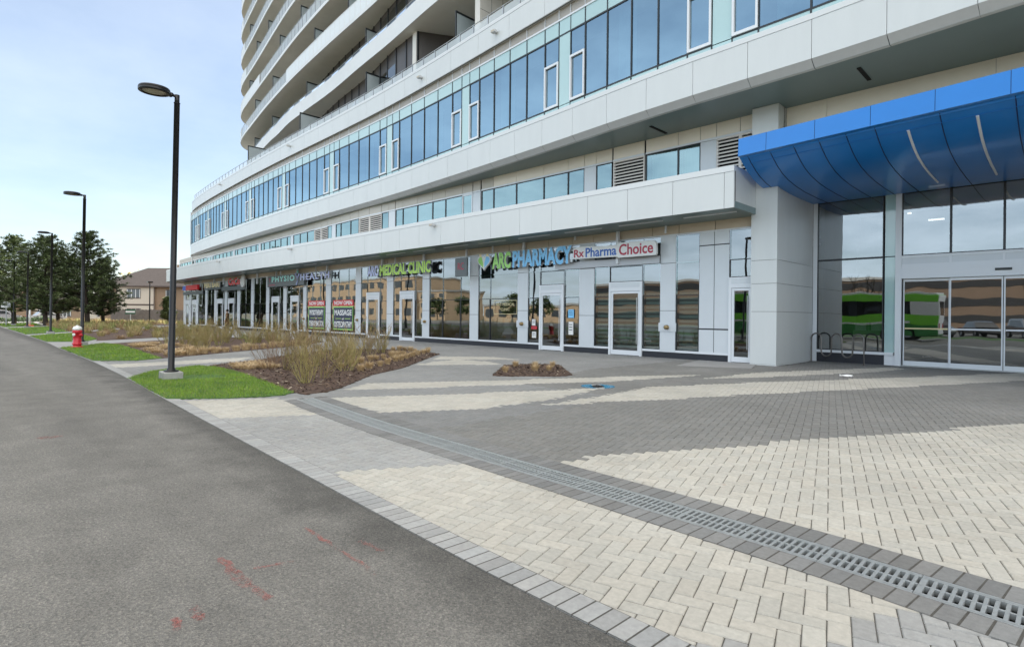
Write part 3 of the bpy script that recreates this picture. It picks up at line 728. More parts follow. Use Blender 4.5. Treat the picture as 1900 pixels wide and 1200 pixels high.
# --- shop front: sections listed from the entrance pillar to the far corner
ZB, ZS, ZT1, ZT2, ZH, ZTOP = .22, .30, 2.33, 3.5, 4.5, 4.872
S = [(-7.62,-8.48,'D'),(-8.48,-9.02,'W'),(-9.02,-9.58,'W'),(-9.58,-10.48,'GB'),(-10.48,-11.12,'PS'),(-11.12,-11.88,'GB'),(-11.88,-13.41,'DB'),(-13.41,-14.16,'GB'),(-14.16,-14.94,'P'),
 (-14.94,-15.77,'G'),(-15.77,-17.18,'D'),(-17.18,-17.91,'G'),(-17.91,-18.57,'PS'),(-18.57,-20.49,'G'),(-20.49,-21.33,'G'),(-21.33,-21.99,'P'),(-21.99,-22.75,'G'),(-22.75,-24.24,'G'),(-24.24,-25.39,'G'),(-25.39,-26.04,'PS'),
 (-26.04,-26.76,'G'),(-26.76,-28.22,'D'),(-28.22,-28.95,'G'),(-28.95,-29.65,'P'),(-29.65,-30.43,'G'),(-30.43,-31.94,'D'),(-31.94,-32.66,'G'),(-32.66,-33.33,'PS'),(-33.33,-34.3,'G'),(-34.3,-35.6,'G'),(-35.6,-36.68,'G'),(-36.68,-37.39,'P'),
 (-37.39,-38.3,'G'),(-38.3,-39.5,'G'),(-39.5,-40.4,'G'),(-40.4,-40.95,'PS'),(-40.95,-41.65,'G'),(-41.65,-43.06,'D'),(-43.06,-43.84,'G'),(-43.84,-44.44,'P'),(-44.44,-45.15,'G'),(-45.15,-46.62,'D'),(-46.62,-47.2,'G'),(-47.2,-47.83,'P'),
 (-47.83,-49.2,'G'),(-49.2,-50.5,'G'),(-50.5,-51.1,'P'),(-51.1,-52.4,'G'),(-52.4,-53.7,'G'),(-53.7,-54.4,'P'),(-54.4,-55.13,'G'),(-55.13,-56.67,'D'),(-56.67,-57.0,'G'),(-57.0,-57.68,'P'),(-57.68,-58.13,'G'),(-58.13,-59.8,'D'),(-59.8,-60.0,'G'),(-60.0,-60.6,'P'),
 (-60.6,-61.6,'G'),(-61.6,-62.7,'G'),(-62.7,-63.36,'P'),(-63.36,-64.5,'G'),(-64.5,-65.6,'G'),(-65.6,-66.2,'P'),(-66.2,-67.64,'D'),(-67.64,-68.1,'G'),(-68.1,-68.6,'P'),(-68.6,-70.0,'D'),(-70.0,-70.75,'P')]
mull = .028
def shop_pane(x1, x0, z0, z1, m='gl_shop'):          # x1 > x0
    b = MB()
    b.pane((x0+mull, YS+.03), (x1-mull, YS+.03), z0+mull, z1-mull)
    b.box(x0, x0+mull, YS, YS+.09, z0, z1, 1); b.box(x1-mull, x1, YS, YS+.09, z0, z1, 1)
    b.box(x0+mull, x1-mull, YS+.002, YS+.088, z0, z0+mull, 1); b.box(x0+mull, x1-mull, YS+.002, YS+.088, z1-mull, z1, 1)
    return b
npane = 0
for x1, x0, t in S:
    dark_top = t in ('GB', 'DB') or x1 < -60
    if t[0] == 'G':
        b = shop_pane(x1, x0, ZS, ZT1); b.add(shop_pane(x1, x0, ZT1, ZT2)); b.add(shop_pane(x1, x0, ZT2, ZH))
        npane += 1
        part(b, 'shop_window', [M['gl_shop'], M['dark']])
        b = MB(); b.box(x0, x1, YS+.012, YS+.1, -.02, ZB, 0); b.box(x0, x1, YS-.012, YS+.095, ZB, ZS, 1); part(b, 'window_base', [M['base'], M['whiteframe']])
    elif t[0] == 'P':
        b = MB()
        zj = 1.55 if t == 'P' else 1.75
        b.box(x0+.006, x1-.006, YS-.02, YS+.14, ZB, zj-.008, 0); b.box(x0+.006, x1-.006, YS-.02, YS+.14, zj+.008, ZT2-.01, 0); b.box(x0+.006, x1-.006, YS-.02, YS+.14, ZT2+.01, ZH, 0)
        b.box(x0+.01, x1-.01, YS, YS+.15, zj-.02, ZH-.01, 1); b.box(x0, x1, YS+.012, YS+.12, -.02, ZB, 2)
        part(b, 'storefront_pier', [M['pier'], M['dark'], M['base']])
        if t == 'PS':
            xm = (x0+x1)/2
            b = MB(); b.box(x0-.04, x1+.04, YS-.045, YS-.021, .98, 1.30, 0)
            b.box(x0-.02, x1+.02, YS-.049, YS-.046, 1.0, 1.28, 0)
            o = part(b, 'standpipe_plate', [M['pier']])
            b = MB(); b.lathe([(.0, 0), (.085, 0), (.085, -.03), (.06, -.035), (.06, -.09), (.078, -.095), (.078, -.12), (.03, -.13), (.0, -.13)], 16, 0, (xm, YS-.045, 1.14), 'y')
            part(b, 'standpipe_cap', [M['brass']], o)
    elif t == 'W':
        b = MB()
        b.box(x0+.012, x1-.012, YS-.005, YS+.1, ZS, 1.08, 0); b.box(x0+.012, x1-.012, YS-.005, YS+.1, 1.13, 4.02, 0); b.box(x0+.012, x1-.012, YS-.005, YS+.1, 4.06, ZH, 0)
        b.box(x0, x1, YS+.012, YS+.12, ZS, ZH-.01, 1); b.box(x0, x1, YS+.014, YS+.1, -.02, ZB, 2); b.box(x0, x1, YS-.012, YS+.095, ZB, ZS, 3)
        part(b, 'wall_panel', [M['pier'], M['dark'], M['base'], M['whiteframe']])
    else:
        hz = 2.88
        b = shop_pane(x1, x0, hz, ZT2); b.add(shop_pane(x1, x0, ZT2, ZH))
        part(b, 'shop_window', [M['gl_shop'], M['dark']])
        # frame
        f = MB(); fw = .095
        f.box(x0, x0+fw, YS-.06, YS+.12, .0, hz, 0); f.box(x1-fw, x1, YS-.06, YS+.12, .0, hz, 0)
        f.box(x0+fw, x1-fw, YS-.058, YS+.118, 2.52, hz, 0); f.box(x0+fw, x1-fw, YS-.064, YS-.059, 2.66, 2.84, 1)
        d = part(f, 'shop_door', [M['whiteframe'], M['pier']])
        l = MB(); a, c = x0+fw+.008, x1-fw-.008; lw = .085
        l.box(a, a+lw, YS-.035, YS+.01, .02, 2.51, 0); l.box(c-lw, c, YS-.035, YS+.01, .02, 2.51, 0)
        l.box(a+lw, c-lw, YS-.034, YS+.009, .02, .2, 0); l.box(a+lw, c-lw, YS-.034, YS+.009, 2.42, 2.51, 0)
        l.pane((a+lw, YS-.012), (c-lw, YS-.012), .2, 2.42, 0, 1)
        part(l, 'door_leaf', [M['whiteframe'], M['gl_shop']], d)
        h = MB(); xh = c-lw-.01
        h.tube([(xh, YS-.10, .45), (xh, YS-.10, 2.25)], .016, 8)
        for zz_ in (.6, 2.1): h.tube([(xh, YS-.10, zz_), (xh, YS-.03, zz_)], .012, 6)
        part(h, 'pull_handle', [M['rail']], d)
    if t in ('GB', 'DB'):
        b = MB(); z = .3
        while z < 2.36:
            b.box(x0+.03, x1-.03, YS+.20, YS+.205, z, z+.085, 0); b.box(x0+.03, x1-.03, YS+.206, YS+.211, z+.085, z+.17, 1); z += .17
        part(b, 'zebra_blind', [M['blind'], M['blind_dark']])
# tan band between glass head and soffit, with thin joints
b = MB(); x = -7.62
while x > -70.7:
    x2 = max(x-1.1-.55*(int(x*7) % 3)/2, -70.75)
    b.box(x2+.012, x-.012, YS-.012, YS+.06, ZH+.06, ZTOP, 0); x = x2
b.box(-70.75, -7.62, YS-.03, YS+.1, ZH, ZH+.055, 1); b.box(-70.75, -7.62, YS+.02, YS+.1, ZH+.05, ZTOP, 2)
part(b, 'bulkhead', [M['bulk'], M['whiteframe'], M['joint']])
b = MB(); b.box(-70.85, -70.72, YS+.1, 26.6, 0, ZTOP); part(b, 'end_wall', [M['cream']])
# hangers carrying the signs
for x, zl, r in ((-12.93, 3.6, .055), (-18.07, 4.0, .05), (-15.06, 4.72, .03), (-10.82, 4.6, .03), (-20.13, 4.55, .03), (-22.1, 3.5, .04), (-25.74, 4.0, .055), (-29.98, 3.9, .055), (-28.52, 4.45, .03), (-36.97, 4.0, .06), (-38.6, 4.3, .03), (-41.69, 4.3, .06), (-44.6, 4.4, .03), (-45.46, 3.6, .05), (-49.4, 4.0, .06), (-52.4, 3.8, .06), (-57.6, 4.2, .06), (-60.2, 4.2, .07), (-64.4, 4.2, .06), (-67.3, 4.2, .06)):
    b = MB(); b.box(x-r, x+r, 18.74, 18.74+2*r, zl, 4.871); part(b, 'sign_hanger', [M['whiteframe']])
# security lights on the bands
def flood(x, yf, z, lab):
    y = yf(x)-.012
    t = empty('wall_light', (x, y, z), lab, 'wall light', 'small floodlights on the white bands')
    b = MB(); b.box(x-.05, x+.05, y-.06, y, z-.05, z+.05); b.build('bracket', M['rail'], t)
    b = MB(); b.prism([(x-.13, y-.24), (x+.13, y-.24), (x+.13, y-.06), (x-.13, y-.06)], z-.05, z+.06, 0); b.box(x-.11, x+.11, y-.246, y-.241, z-.035, z+.045, 1)
    b.build('lamp_head', [M['chamfer'], M['lens']], t, bevel=.01)
for x, f, z, lab in ((-22.23, y0f, 5.85, 'grey floodlight on the lower white band left of the heart logo sign'), (-37.9, y0f, 5.88, 'grey floodlight on the lower white band above the health clinic letters'), (-52.1, y0f, 5.88, 'grey floodlight on the lower white band above the red bubble tea letters'),
    (-43.5, y2f, 14.5, 'floodlight on the topmost white band right below the tower corner'), (-61.8, y2f, 14.5, 'far left floodlight on the topmost white band under the roof rail'), (-25.3, y2f, 14.3, 'floodlight on the topmost white band nearer the tall cream fin'), (-18.8, y2f, 14.3, 'rightmost floodlight high on the topmost white band')):
    flood(x, f, z, lab)

# --- entrance pillar
b = MB(); px0, px1, py0, py1 = -7.62, -6.80, 18.62, 22.0
zj = [.03, 1.72, 2.62, 3.37, 8.316]
for a, c in zip(zj, zj[1:]): b.box(px0, px1, py0, py1, a+.006, c-.006, 0)
b.box(px0+.02, px1-.02, py0+.02, py1-.02, -.02, 8.3, 1); b.box(px0-.012, px1+.012, py0-.012, py1, -.01, .03, 0)
part(b, 'pillar', [M['panel'], M['joint']])

# --- second floor strip: everything sits on one wall line
def y2w(x): return 19.10+max(0, -32-x)*.05
L2 = [(-6.8,-8.22,'L'),(-8.22,-9.06,'L'),(-9.06,-9.66,'C'),(-9.66,-10.53,'V'),(-10.53,-11.89,'V'),(-11.95,-13.40,'L'),(-13.45,-14.25,'V'),(-14.25,-14.87,'C'),(-14.87,-15.75,'V'),(-15.75,-17.16,'V'),(-17.16,-18.9,'V'),(-18.9,-20.47,'V'),(-20.47,-21.35,'V'),(-21.43,-22.01,'C'),(-22.05,-22.85,'K'),(-22.85,-24.26,'V'),(-24.26,-25.41,'V'),(-25.41,-26.83,'V'),(-26.83,-28.29,'V'),(-28.29,-29.05,'V'),(-29.09,-29.79,'C'),(-29.79,-30.57,'V'),(-30.6,-32.0,'L'),(-32.02,-33.42,'L'),(-33.45,-34.61,'V'),(-34.61,-36.08,'V'),(-36.08,-36.85,'V'),(-36.85,-37.47,'C'),(-37.47,-38.2,'V'),(-38.2,-39.3,'L'),(-39.3,-40.48,'L'),(-40.48,-41.8,'V'),(-41.8,-43.2,'V'),(-43.2,-44.52,'V'),(-44.52,-45.08,'C')]
x = -45.08
while x > -75.5:
    for wd, t in ((.8, 'V'), (1.4, 'V'), (1.3, 'V'), (1.3, 'V'), (1.4, 'V'), (.8, 'V'), (.56, 'C')):
        if -66.6 > x > -68.6: t = 'K'
        L2.append((x, x-wd, t)); x -= wd
for x1, x0, t in L2:
    p, q = (x0, y2w(x0)), (x1, y2w(x1))
    sp = MB(); sp.wall((p[0]+.012, p[1]), (q[0]-.012, q[1]), 7.84, 8.317, .05, 0, .0); sp.wall(p, q, 7.76, 7.83, .1, 1, .02); sp.wall(p, q, 7.8, 8.31, .06, 2, -.03)
    part(sp, 'head_panel', [M['cream'] if x1 > -20 else M['cream_shaded'], M['whiteframe'], M['joint']])
    if t in 'VK':
        b = MB(); fw = .03 if t == 'V' else .07
        b.pane((p[0]+fw, p[1]), (q[0]-fw, q[1]), 6.05+fw, 7.76-fw, -.03)
        b.wall(p, (p[0]+fw, p[1]+(q[1]-p[1])*fw/(q[0]-p[0])), 6.0, 7.76, .08, 1); b.wall((q[0]-fw, q[1]), q, 6.0, 7.76, .08, 1)
        b.wall((p[0]+fw, p[1]), (q[0]-fw, q[1]), 7.76-fw, 7.76, .078, 1, -.002); b.wall((p[0]+fw, p[1]), (q[0]-fw, q[1]), 6.0, 6.05+fw, .078, 1, -.002)
        part(b, 'ribbon_window', [M['gl_strip'], M['dark'] if t == 'V' else M['whiteframe']])
        if x1 > -12:
            b = MB(); n = 28; rows = []
            xx = [x0+.08+(x1-x0-.16)*i/n for i in range(n+1)]
            b.grid([[(q_, 19.45+.04*math.sin(i*1.9), 6.1) for i, q_ in enumerate(xx)], [(q_, 19.45+.04*math.sin(i*1.9), 7.7) for i, q_ in enumerate(xx)]], 0)
            part(b, 'curtain', [M['curtain']])
    elif t == 'C':
        b = MB(); b.wall((p[0]+.008, p[1]), (q[0]-.008, q[1]), 6.0, 7.75, .08, 0); part(b, 'wall_panel', [M['pier']])
    else:
        b = MB(); b.wall(p, (p[0]+.05, p[1]), 6.0, 7.76, .1, 0); b.wall((q[0]-.05, q[1]), q, 6.0, 7.76, .1, 0); b.wall((p[0]+.05, p[1]), (q[0]-.05, q[1]), 7.7, 7.758, .1, 0, -.002)
        b.wall((p[0]+.05, p[1]), (q[0]-.05, q[1]), 6.0, 7.7, .02, 1, -.13)
        z = 6.08
        while z < 7.68:
            b.face([(p[0]+.05, p[1]+.005, z), (q[0]-.05, q[1]+.005, z), (q[0]-.05, q[1]+.11, z+.085), (p[0]+.05, p[1]+.11, z+.085)], 0)
            b.face([(p[0]+.05, p[1]+.005, z), (q[0]-.05, q[1]+.005, z), (q[0]-.05, q[1]+.004, z+.05), (p[0]+.05, p[1]+.004, z+.05)], 0); z += .125
        part(b, 'louver_vent', [M['louver'], M['void']])
b = MB()
for p, q in zip(P1i, P1i[1:]): b.wall((p[0], y2w(p[0])+1.8), (q[0], y2w(q[0])+1.8), 6.0, 8.31, .1)
part(b, 'interior_wall', [M['interior']])
b = MB(); b.wall((-76.2, 21.2), (-76.2, 30), 6.0, 8.31, .1); part(b, 'end_wall', [M['panel']])

# --- wall above the entrance
b = MB()
for x0, x1 in ((-6.79, -5.6), (-5.6, -1.6), (-1.6, 3), (3, 9)): b.box(x0+.005, x1-.005, 19.3, 19.4, 5.9, 8.316, 0)
b.box(-6.78, 9, 19.33, 22.3, 5.8, 8.3, 1); part(b, 'wall_panel', [M['cream'], M['joint']])

# --- third floor curtain wall
y3f = lambda x: y1f(x)+.13
pairs = [-1.2, -7.81+.0, -14.57, -21.43, -29.1, -36.8, -45.25, -53.2, -61.0, -67.8, -73.0]
CW = [.80, .65, .84]
edges = []          # (x1, x0, type)
prev = 6.0
for i, c in enumerate(pairs):
    a = c+.325+CW[0]
    n = max(1, round((prev-a)/1.25))
    for k in range(n): edges.append((prev-(prev-a)*k/n, prev-(prev-a)*(k+1)/n, 'F'))
    edges.append((a, c+.325, 'O')); edges.append((c+.325, c-.325, 'T')); edges.append((c-.325, c-.325-CW[2], 'O'))
    prev = c-.325-CW[2]
n = round((prev+77.3)/1.25)
for k in range(n): edges.append((prev-(prev+77.3)*k/n, prev-(prev+77.3)*(k+1)/n, 'F'))
Z0, ZSI, ZTR, ZTO = 9.73, 9.93, 12.72, 13.32
for x1, x0, t in edges:
    p, q = (x0, y3f(x0)), (x1, y3f(x1)); mw = .022
    dy = (q[1]-p[1])/(q[0]-p[0])
    def at(xv): return (xv, p[1]+dy*(xv-p[0]))
    b = MB()
    if t != 'T':
        b.pane(at(x0+mw), at(x1-mw), ZSI+.03, ZTR-.03, -.03)
        b.wall(at(x0), at(x0+mw), Z0, ZTO, .08, 1, .006); b.wall(at(x1-mw), at(x1), Z0, ZTO, .08, 1, .006)
        b.wall(at(x0+mw), at(x1-mw), ZSI-.03, ZSI+.03, .09, 1); b.wall(at(x0+mw), at(x1-mw), ZTR-.03, ZTR+.03, .09, 1)
        o = part(b, 'window', [M['gl_office'], M['dark']])
        if t == 'O':
            f = MB(); fo = .075; zt = 11.72; zb = ZSI+.02
            f.wall(at(x0+.01), at(x0+fo), zb, zt, .12, 0, .05); f.wall(at(x1-fo), at(x1-.01), zb, zt, .12, 0, .05)
            f.wall(at(x0+fo), at(x1-fo), zb, zb+.09, .118, 0, .048); f.wall(at(x0+fo), at(x1-fo), zt-.09, zt, .118, 0, .048)
            part(f, 'casement_frame', [M['whiteframe']], o)
    s = MB(); s.wall(at(x0+mw), at(x1-mw), ZTR+.03, ZTO, .03, 0, -.012)
    if t == 'T': s.wall(at(x0+mw), at(x1-mw), ZSI, ZTR-.03, .03, 0, -.012); s.wall(at(x0), at(x1), ZTR-.03, ZTR+.03, .08, 1)
    part(s, 'spandrel_panel', [M['teal'], M['dark']])
    s = MB(); s.wall(at(x0+mw), at(x1-mw), Z0, ZSI-.03, .03, 0, -.012); s.wall(at(x0), at(x0+mw), Z0, ZSI, .08, 1, -.002); part(s, 'sill_panel', [M['teal'], M['dark']])
    s = MB(); s.wall(at(x0+.02), at(x1-.02), ZTO+.07, 13.80, .03, 0, -.03); s.wall(at(x0), at(x1), ZTO, ZTO+.07, .1, 1, .02); s.wall(at(x1-.02), at(x1), ZTO+.07, 13.80, .06, 1, .01)
    part(s, 'frieze_panel', [M['tan'], M['whiteframe']])
# curtains and rear walls behind the third floor glass
b = MB()
for i, (x1, x0, t) in enumerate(edges):
    if t == 'F' and (i*7) % 10 < 4:
        n = 20; rr = random.uniform(.35, .9); xe = x1-(x1-x0)*rr; xx = [xe+(x1-xe)*k/n for k in range(n+1)]
        b.grid([[(v, y3f(v)+.35+.04*math.sin(k*1.9), z) for k, v in enumerate(xx)] for z in (9.9, 12.75)], 0)
part(b, 'curtain', [M['curtain']])
b = MB()
for p, q in zip(P1i, P1i[1:]): b.wall((p[0], p[1]+2.6), (q[0], q[1]+2.6), 9.72, 13.8, .1)
part(b, 'interior_wall', [M['interior']])
b = MB(); b.wall((-77.35, 21.35), (-77.35, 30), 9.73, 13.8, .12); part(b, 'end_wall', [M['panel']])

# --- roof-edge railing
def railing(f, x1, x0, z, h, name='railing', step=1.15, mg='gl_rail', top=.022, post=.022):
    b = MB(); n = max(1, round((x1-x0)/step)); xs = [x1-(x1-x0)*i/n for i in range(n+1)]
    P = [(x, f(x)) for x in xs]
    for p in P: b.box(p[0]-post, p[0]+post, p[1]-post, p[1]+post, z, z+h-.02, 0)
    b.tube([(p[0], p[1], z+h) for p in P], top, 6, 0)
    for p, q in zip(P, P[1:]):
        d = Vector(q)-Vector(p); e = d*(.05/d.length)
        b.pane((p[0]+e.x, p[1]+e.y), (q[0]-e.x, q[1]-e.y), z+.03, z+h-.07, 0, 1)
    return part(b, name, [M['rail'], M[mg]])
railing(lambda x: y2f(x)+.12, 9, -74.5, 14.94, .5, mg='gl_balc')
b = MB(); pp = [(-79.9, 25), (-79.6, 23.4), (-78.9, 22.5), (-77.8, 21.95)]
b.tube([(x, y, 10.75) for x, y in pp], .025, 6)
for x, y in pp: b.tube([(x, y, 9.73), (x, y, 10.75)], .022, 6)
for z in (9.95, 10.2, 10.45): b.tube([(x, y, z) for x, y in pp], .012, 5)
part(b, 'railing', [M['rail']])

# --- tower: stacked balcony slabs with a rounded left end
yT = spline([(14, 16.2), (0, 16.6), (-10, 17.0), (-20, 17.6), (-23.5, 17.9), (-30, 18.55), (-38, 19.15), (-45, 19.85), (-52, 20.85), (-60, 22.15), (-65, 23.0), (-67.5, 23.65)])
def tower_edge(k):
    ph = k*1.7
    f = lambda x: yT(x)+(.07*math.sin(x*.16+ph)*min(1, max(0, (x+66)/12)))
    if k == 0: f = spline([(14, 16.2), (-15, 17.2), (-23.5, 17.9), (-29.6, 18.75), (-33.5, 19.2), (-39, 19.9), (-44.5, 20.35), (-48, 20.7), (-51.6, 21.3), (-54, 21.62), (-60, 22.65), (-63, 23.25), (-66, 24.0)])
    xl = -67.2
    pts = [(x, f(x)) for x in frange(12, xl, .8)]
    if k == 0: return [(x, f(x)) for x in frange(12, -66, .8)]+[(-67, 26.5), (-67.2, 44)], f
    pts += [(-68.3, 24.1), (-69.2, 24.75), (-69.9, 25.6), (-70.4, 26.7), (-70.65, 28), (-70.7, 30), (-70.7, 44)]
    return pts, f
def yW(x):
    return 21.35 if x > -26.95 else spline([(-27.6, 19.15), (-30, 19.45), (-34.4, 20.35), (-41, 21.3), (-55, 24.0), (-66, 26.2)])(x)
NF = 15
ZF = lambda k: 17.72+2.95*k
for k in range(NF):
    pts, f = tower_edge(k); z = ZF(k)
    b = MB()
    b.prism(pts+[(12, 44)], z, z+.2, 0)
    # pale edge band stands 3 mm proud of the slab
    for p, q in zip(pts, pts[1:]):
        if q[1] < 30.5: b.wall(p, q, z-.012, z+.235, .03, 1, .004)
    part(b, 'balcony_slab', [M['concrete_soffit'], M['slabwhite']])
    zr = z+.235
    # solid guard stretches and glazed stretches alternate from floor to floor
    solid = {0: [(-70.75, 12)], 1: [(-47, -14), (-70.8, -65.6)], 2: [(-70.8, -56.5)], 3: [(-70.8, -63.5), (-40, -20)], 4: [(-70.8, -64)], 5: [(-70.8, -64.5)], 6: [(-70.8, -64.5)]}.get(k, [(-70.8, -64)])
    hg = .92 if k else .80
    s = MB(); any_s = False
    for p, q in zip(pts, pts[1:]):
        xm = (p[0]+q[0])/2
        if q[1] > 30.5 or p[0] > 9: continue
        hit = any(a <= xm <= c for a, c in solid) or (q[1] > 23.9 and k)
        if not hit and s.f: part(s, 'balcony_guard', [M['slabwhite'] if k == 0 else M['guard'], M['slabwhite']]); s = MB(); any_s = False
        if any(a <= xm <= c for a, c in solid) or q[1] > 23.9 and k:
            s.wall(p, q, zr, zr+hg, .035, 0, .0); any_s = True
            if k: 
                s.wall(p, q, zr+hg, zr+hg+.05, .07, 1, .012)
                s.wall(p, (p[0]+(q[0]-p[0])*.08, p[1]+(q[1]-p[1])*.08), zr, zr+hg, .04, 1, .012)
    if any_s: part(s, 'balcony_guard', [M['slabwhite'] if k == 0 else M['guard'], M['slabwhite']])
    if k == 0:
        railing(lambda x: f(x)+.06, 9, -66, zr+hg, .24, 'balcony_railing', 1.3)
    else:
        lo = [s_ for s_ in solid]
        cuts = sorted([c for a, c in lo if a < -60] or [-66.8])[-1]
        segs = [(cuts, 9)]
        for a, c in lo:
            if a >= -60: segs = [(cuts, a), (c, 9)]
        for a, c in segs:
            if c-a > 2: railing(lambda x: f(x)+.03, min(c, 9), a, zr, hg, 'balcony_railing', .95, 'gl_balc')
    # frosted dividers between balconies
    if k < 8:
        for xd in (-62+3*(k % 2), -54+2*(k % 3), -44+3*(k % 2), -33-2*(k % 2), -24):
            d = MB(); y_a, y_b = f(xd)+.15, yW(xd)
            if y_b-y_a > .4:
                d.box(xd-.03, xd+.03, y_a, y_a+.05, zr, z+2.4, 0); d.box(xd-.012, xd+.012, y_a+.05, y_b, zr+.1, z+2.3, 1); d.box(xd-.03, xd+.03, y_a+.05, y_b, z+2.3, z+2.4, 0)
                part(d, 'balcony_divider', [M['dark'], M['divider']])
# dividers on the podium terrace
for xd in (-54.5, -42.6, -32.4, -22.6):
    d = MB(); y_a = y2f(xd)+.35; y_b = yW(xd)
    d.box(xd-.03, xd+.03, y_a, y_a+.06, 14.4, 17.0, 0); d.box(xd-.012, xd+.012, y_a+.06, y_b, 14.5, 16.9, 1); d.box(xd-.03, xd+.03, y_a+.06, y_b, 16.9, 17.0, 0)
    part(d, 'balcony_divider', [M['dark'], M['divider']])
# recessed dark wall and its windows
b = MB(); xs = frange(12, -26.96, 1.3)+frange(-27.0, -66, 1.3)
for k, (xa, xb) in enumerate(zip(xs, xs[1:])):
    b.wall((xb, yW(xb)), (xa, yW(xa)), 14.3, ZF(NF), .3, 0)
    b.wall((xb, yW(xb)), (xb+.09, yW(xb+.09)), 14.3, ZF(6), .1, 1, .05)
b.wall((-27.66, 19.25), (-27.66, 21.5), 14.3, ZF(NF), .3, 0)
b.wall((-66, yW(-66)), (-66, 44), 14.3, ZF(NF), .3, 0)
part(b, 'tower_wall', [M['towerwall'], M['dark']])
for k in range(-1, 2):
    z = ZF(k)+.3 if k >= 0 else 14.5
    for i, (xa, xb) in enumerate(zip(xs, xs[1:])):
        if xa > -8 or xa > -27.3 > xb or (i*5+k*3) % 7 in (0, 3): continue
        b = MB(); b.pane((xb+.12, yW(xb+.12)), (xa-.05, yW(xa-.05)), z, z+2.3, .02)
        if i % 3 == 0: b.wall((xb+.12, yW(xb+.12)), (xa-.05, yW(xa-.05)), z+1.35, z+1.42, .05, 1, .05)
        part(b, 'balcony_window', [M['gl_tower'], M['rail']])
b = MB(); b.box(-64, 12, 27, 44, 14.3, ZF(NF)); part(b, 'core_wall', [M['interior']])
b = MB(); b.prism(tower_edge(NF)[0]+[(12, 44)], ZF(NF), ZF(NF)+.5); part(b, 'roof', [M['slabwhite']])
# cream fins carrying the first balcony
for x0, y_a in ((-27.35, 19.02), (-20.95, 18.2), (-12.5, 17.6)):
    b = MB(); b.box(x0, x0+.36, y_a, 21.34, 14.35, ZF(0)-.001)
    for q in (.75, 1.5): b.box(x0+.36, x0+.364, y_a+q, y_a+q+.02, 14.4, ZF(0)-.01, 1)
    b.box(x0+.36, x0+.364, y_a+.02, 21.3, 16.3, 16.32, 1)
    part(b, 'terrace_fin', [M['fin'], M['joint']])

# --- blue canopy over the entrance
yc = lambda x: 16.69-.115*(x+7.25)
prof = [(0, 6.83), (0, 6.31)]
under = [(.12, 6.29), (.34, 6.14), (.62, 5.98), (.95, 5.84), (1.35, 5.73), (1.9, 5.65), (2.6, 5.60), (3.6, 5.585), (4.6, 5.60)]
x_l, x_r = -7.25, 4.2
b = MB(); xs = frange(x_l, x_r, .665)
def cy(x, k):                                   # the underside ends at the glass line
    full = YE-.06-yc(x); return yc(x)+k*full/4.6
seam = .006
xf = [x_l]+[-6.4+1.33*i for i in range(8)]
for xa, xb in zip(xf, xf[1:]):
    b.face([(xa+seam, yc(xa+seam), 6.31), (xb-seam, yc(xb-seam), 6.31), (xb-seam, yc(xb-seam)+.03, 6.83), (xa+seam, yc(xa+seam)+.03, 6.83)], 0)
b.face([(x_l, yc(x_l)+.012, 6.31), (xf[-1], yc(xf[-1])+.012, 6.31), (xf[-1], yc(xf[-1])+.04, 6.825), (x_l, yc(x_l)+.04, 6.825)], 1)
xr = xf[-1]
b.face([(x_l, yc(x_l)+.03, 6.83), (xr, yc(xr)+.03, 6.83), (xr, 19.3, 7.0), (x_l, 19.3, 7.0)], 2)
b.face([(x_l, yc(x_l), 6.31), (xr, yc(xr), 6.31), (xr, cy(xr, .12), 6.29), (x_l, cy(x_l, .12), 6.29)], 0)
b.face([(x_l, cy(x_l, .12), 6.288), (xr, cy(xr, .12), 6.288), (xr, cy(xr, .15), 6.25), (x_l, cy(x_l, .15), 6.25)], 0)
rows = [[(x, cy(x, k), z) for x in frange(x_l, xr, .3)] for k, z in under]
b.grid(rows, 0)
b.face([(x_l, yc(x_l), 6.31)]+[(x_l, cy(x_l, k), z) for k, z in under]+[(x_l, 22, 7.0), (x_l, 19.3, 7.0), (x_l, yc(x_l)+.03, 6.83)], 0)
can = part(b, 'entrance_canopy', [M['blue'], M['blueseam'], M['membrane']])
seamb = MB(); i = 0
xx = -7.0
while xx < xr:
    pts = [(xx, cy(xx, k), z-.004) for k, z in under]
    if abs(xx+3.0) < .1 or abs(xx+1.67) < .1 or abs(xx+.34) < .1 or abs(xx-.99) < .1:
        l = MB(); l.tube([(p[0], p[1], p[2]-.012) for p in pts[1:-1]], .03, 6); part(l, 'light_strip', [M['lightstrip']], can)
    else: seamb.tube(pts, .011, 5)
    xx += .665
part(seamb, 'canopy_seam', [M['blueseam']], can)
l = MB(); l.tube([(x, cy(x, .33), 6.135) for x in (x_l+.2, xr)], .006, 4); part(l, 'canopy_trim', [M['blue']], can)

# --- entrance glazing
def fr(b, x0, x1, z0, z1, y=YE, m=0, d=.12): b.box(x0, x1, y-.02, y-.02+d, z0, z1, m)
def ent_window(x0, x1, z0, z1, dark=True, w=.03):
    b = MB(); mi = 1
    b.pane((x0+w, YE+.03), (x1-w, YE+.03), z0+w, z1-w)
    b.box(x0, x0+w, YE, YE+.1, z0, z1, mi); b.box(x1-w, x1, YE, YE+.1, z0, z1, mi)
    b.box(x0+w, x1-w, YE+.002, YE+.098, z0, z0+w, mi); b.box(x0+w, x1-w, YE+.002, YE+.098, z1-w, z1, mi)
    part(b, 'entrance_window', [M['gl_ent'], M['dark'] if dark else M['whiteframe']])
ent_window(-6.66, -4.64, .42, 3.57); ent_window(-6.66, -4.64, 3.57, 5.66)
b = MB()
fr(b, -6.80, -6.66, .0, 5.72); fr(b, -6.66, 4.2, 5.66, 5.75)
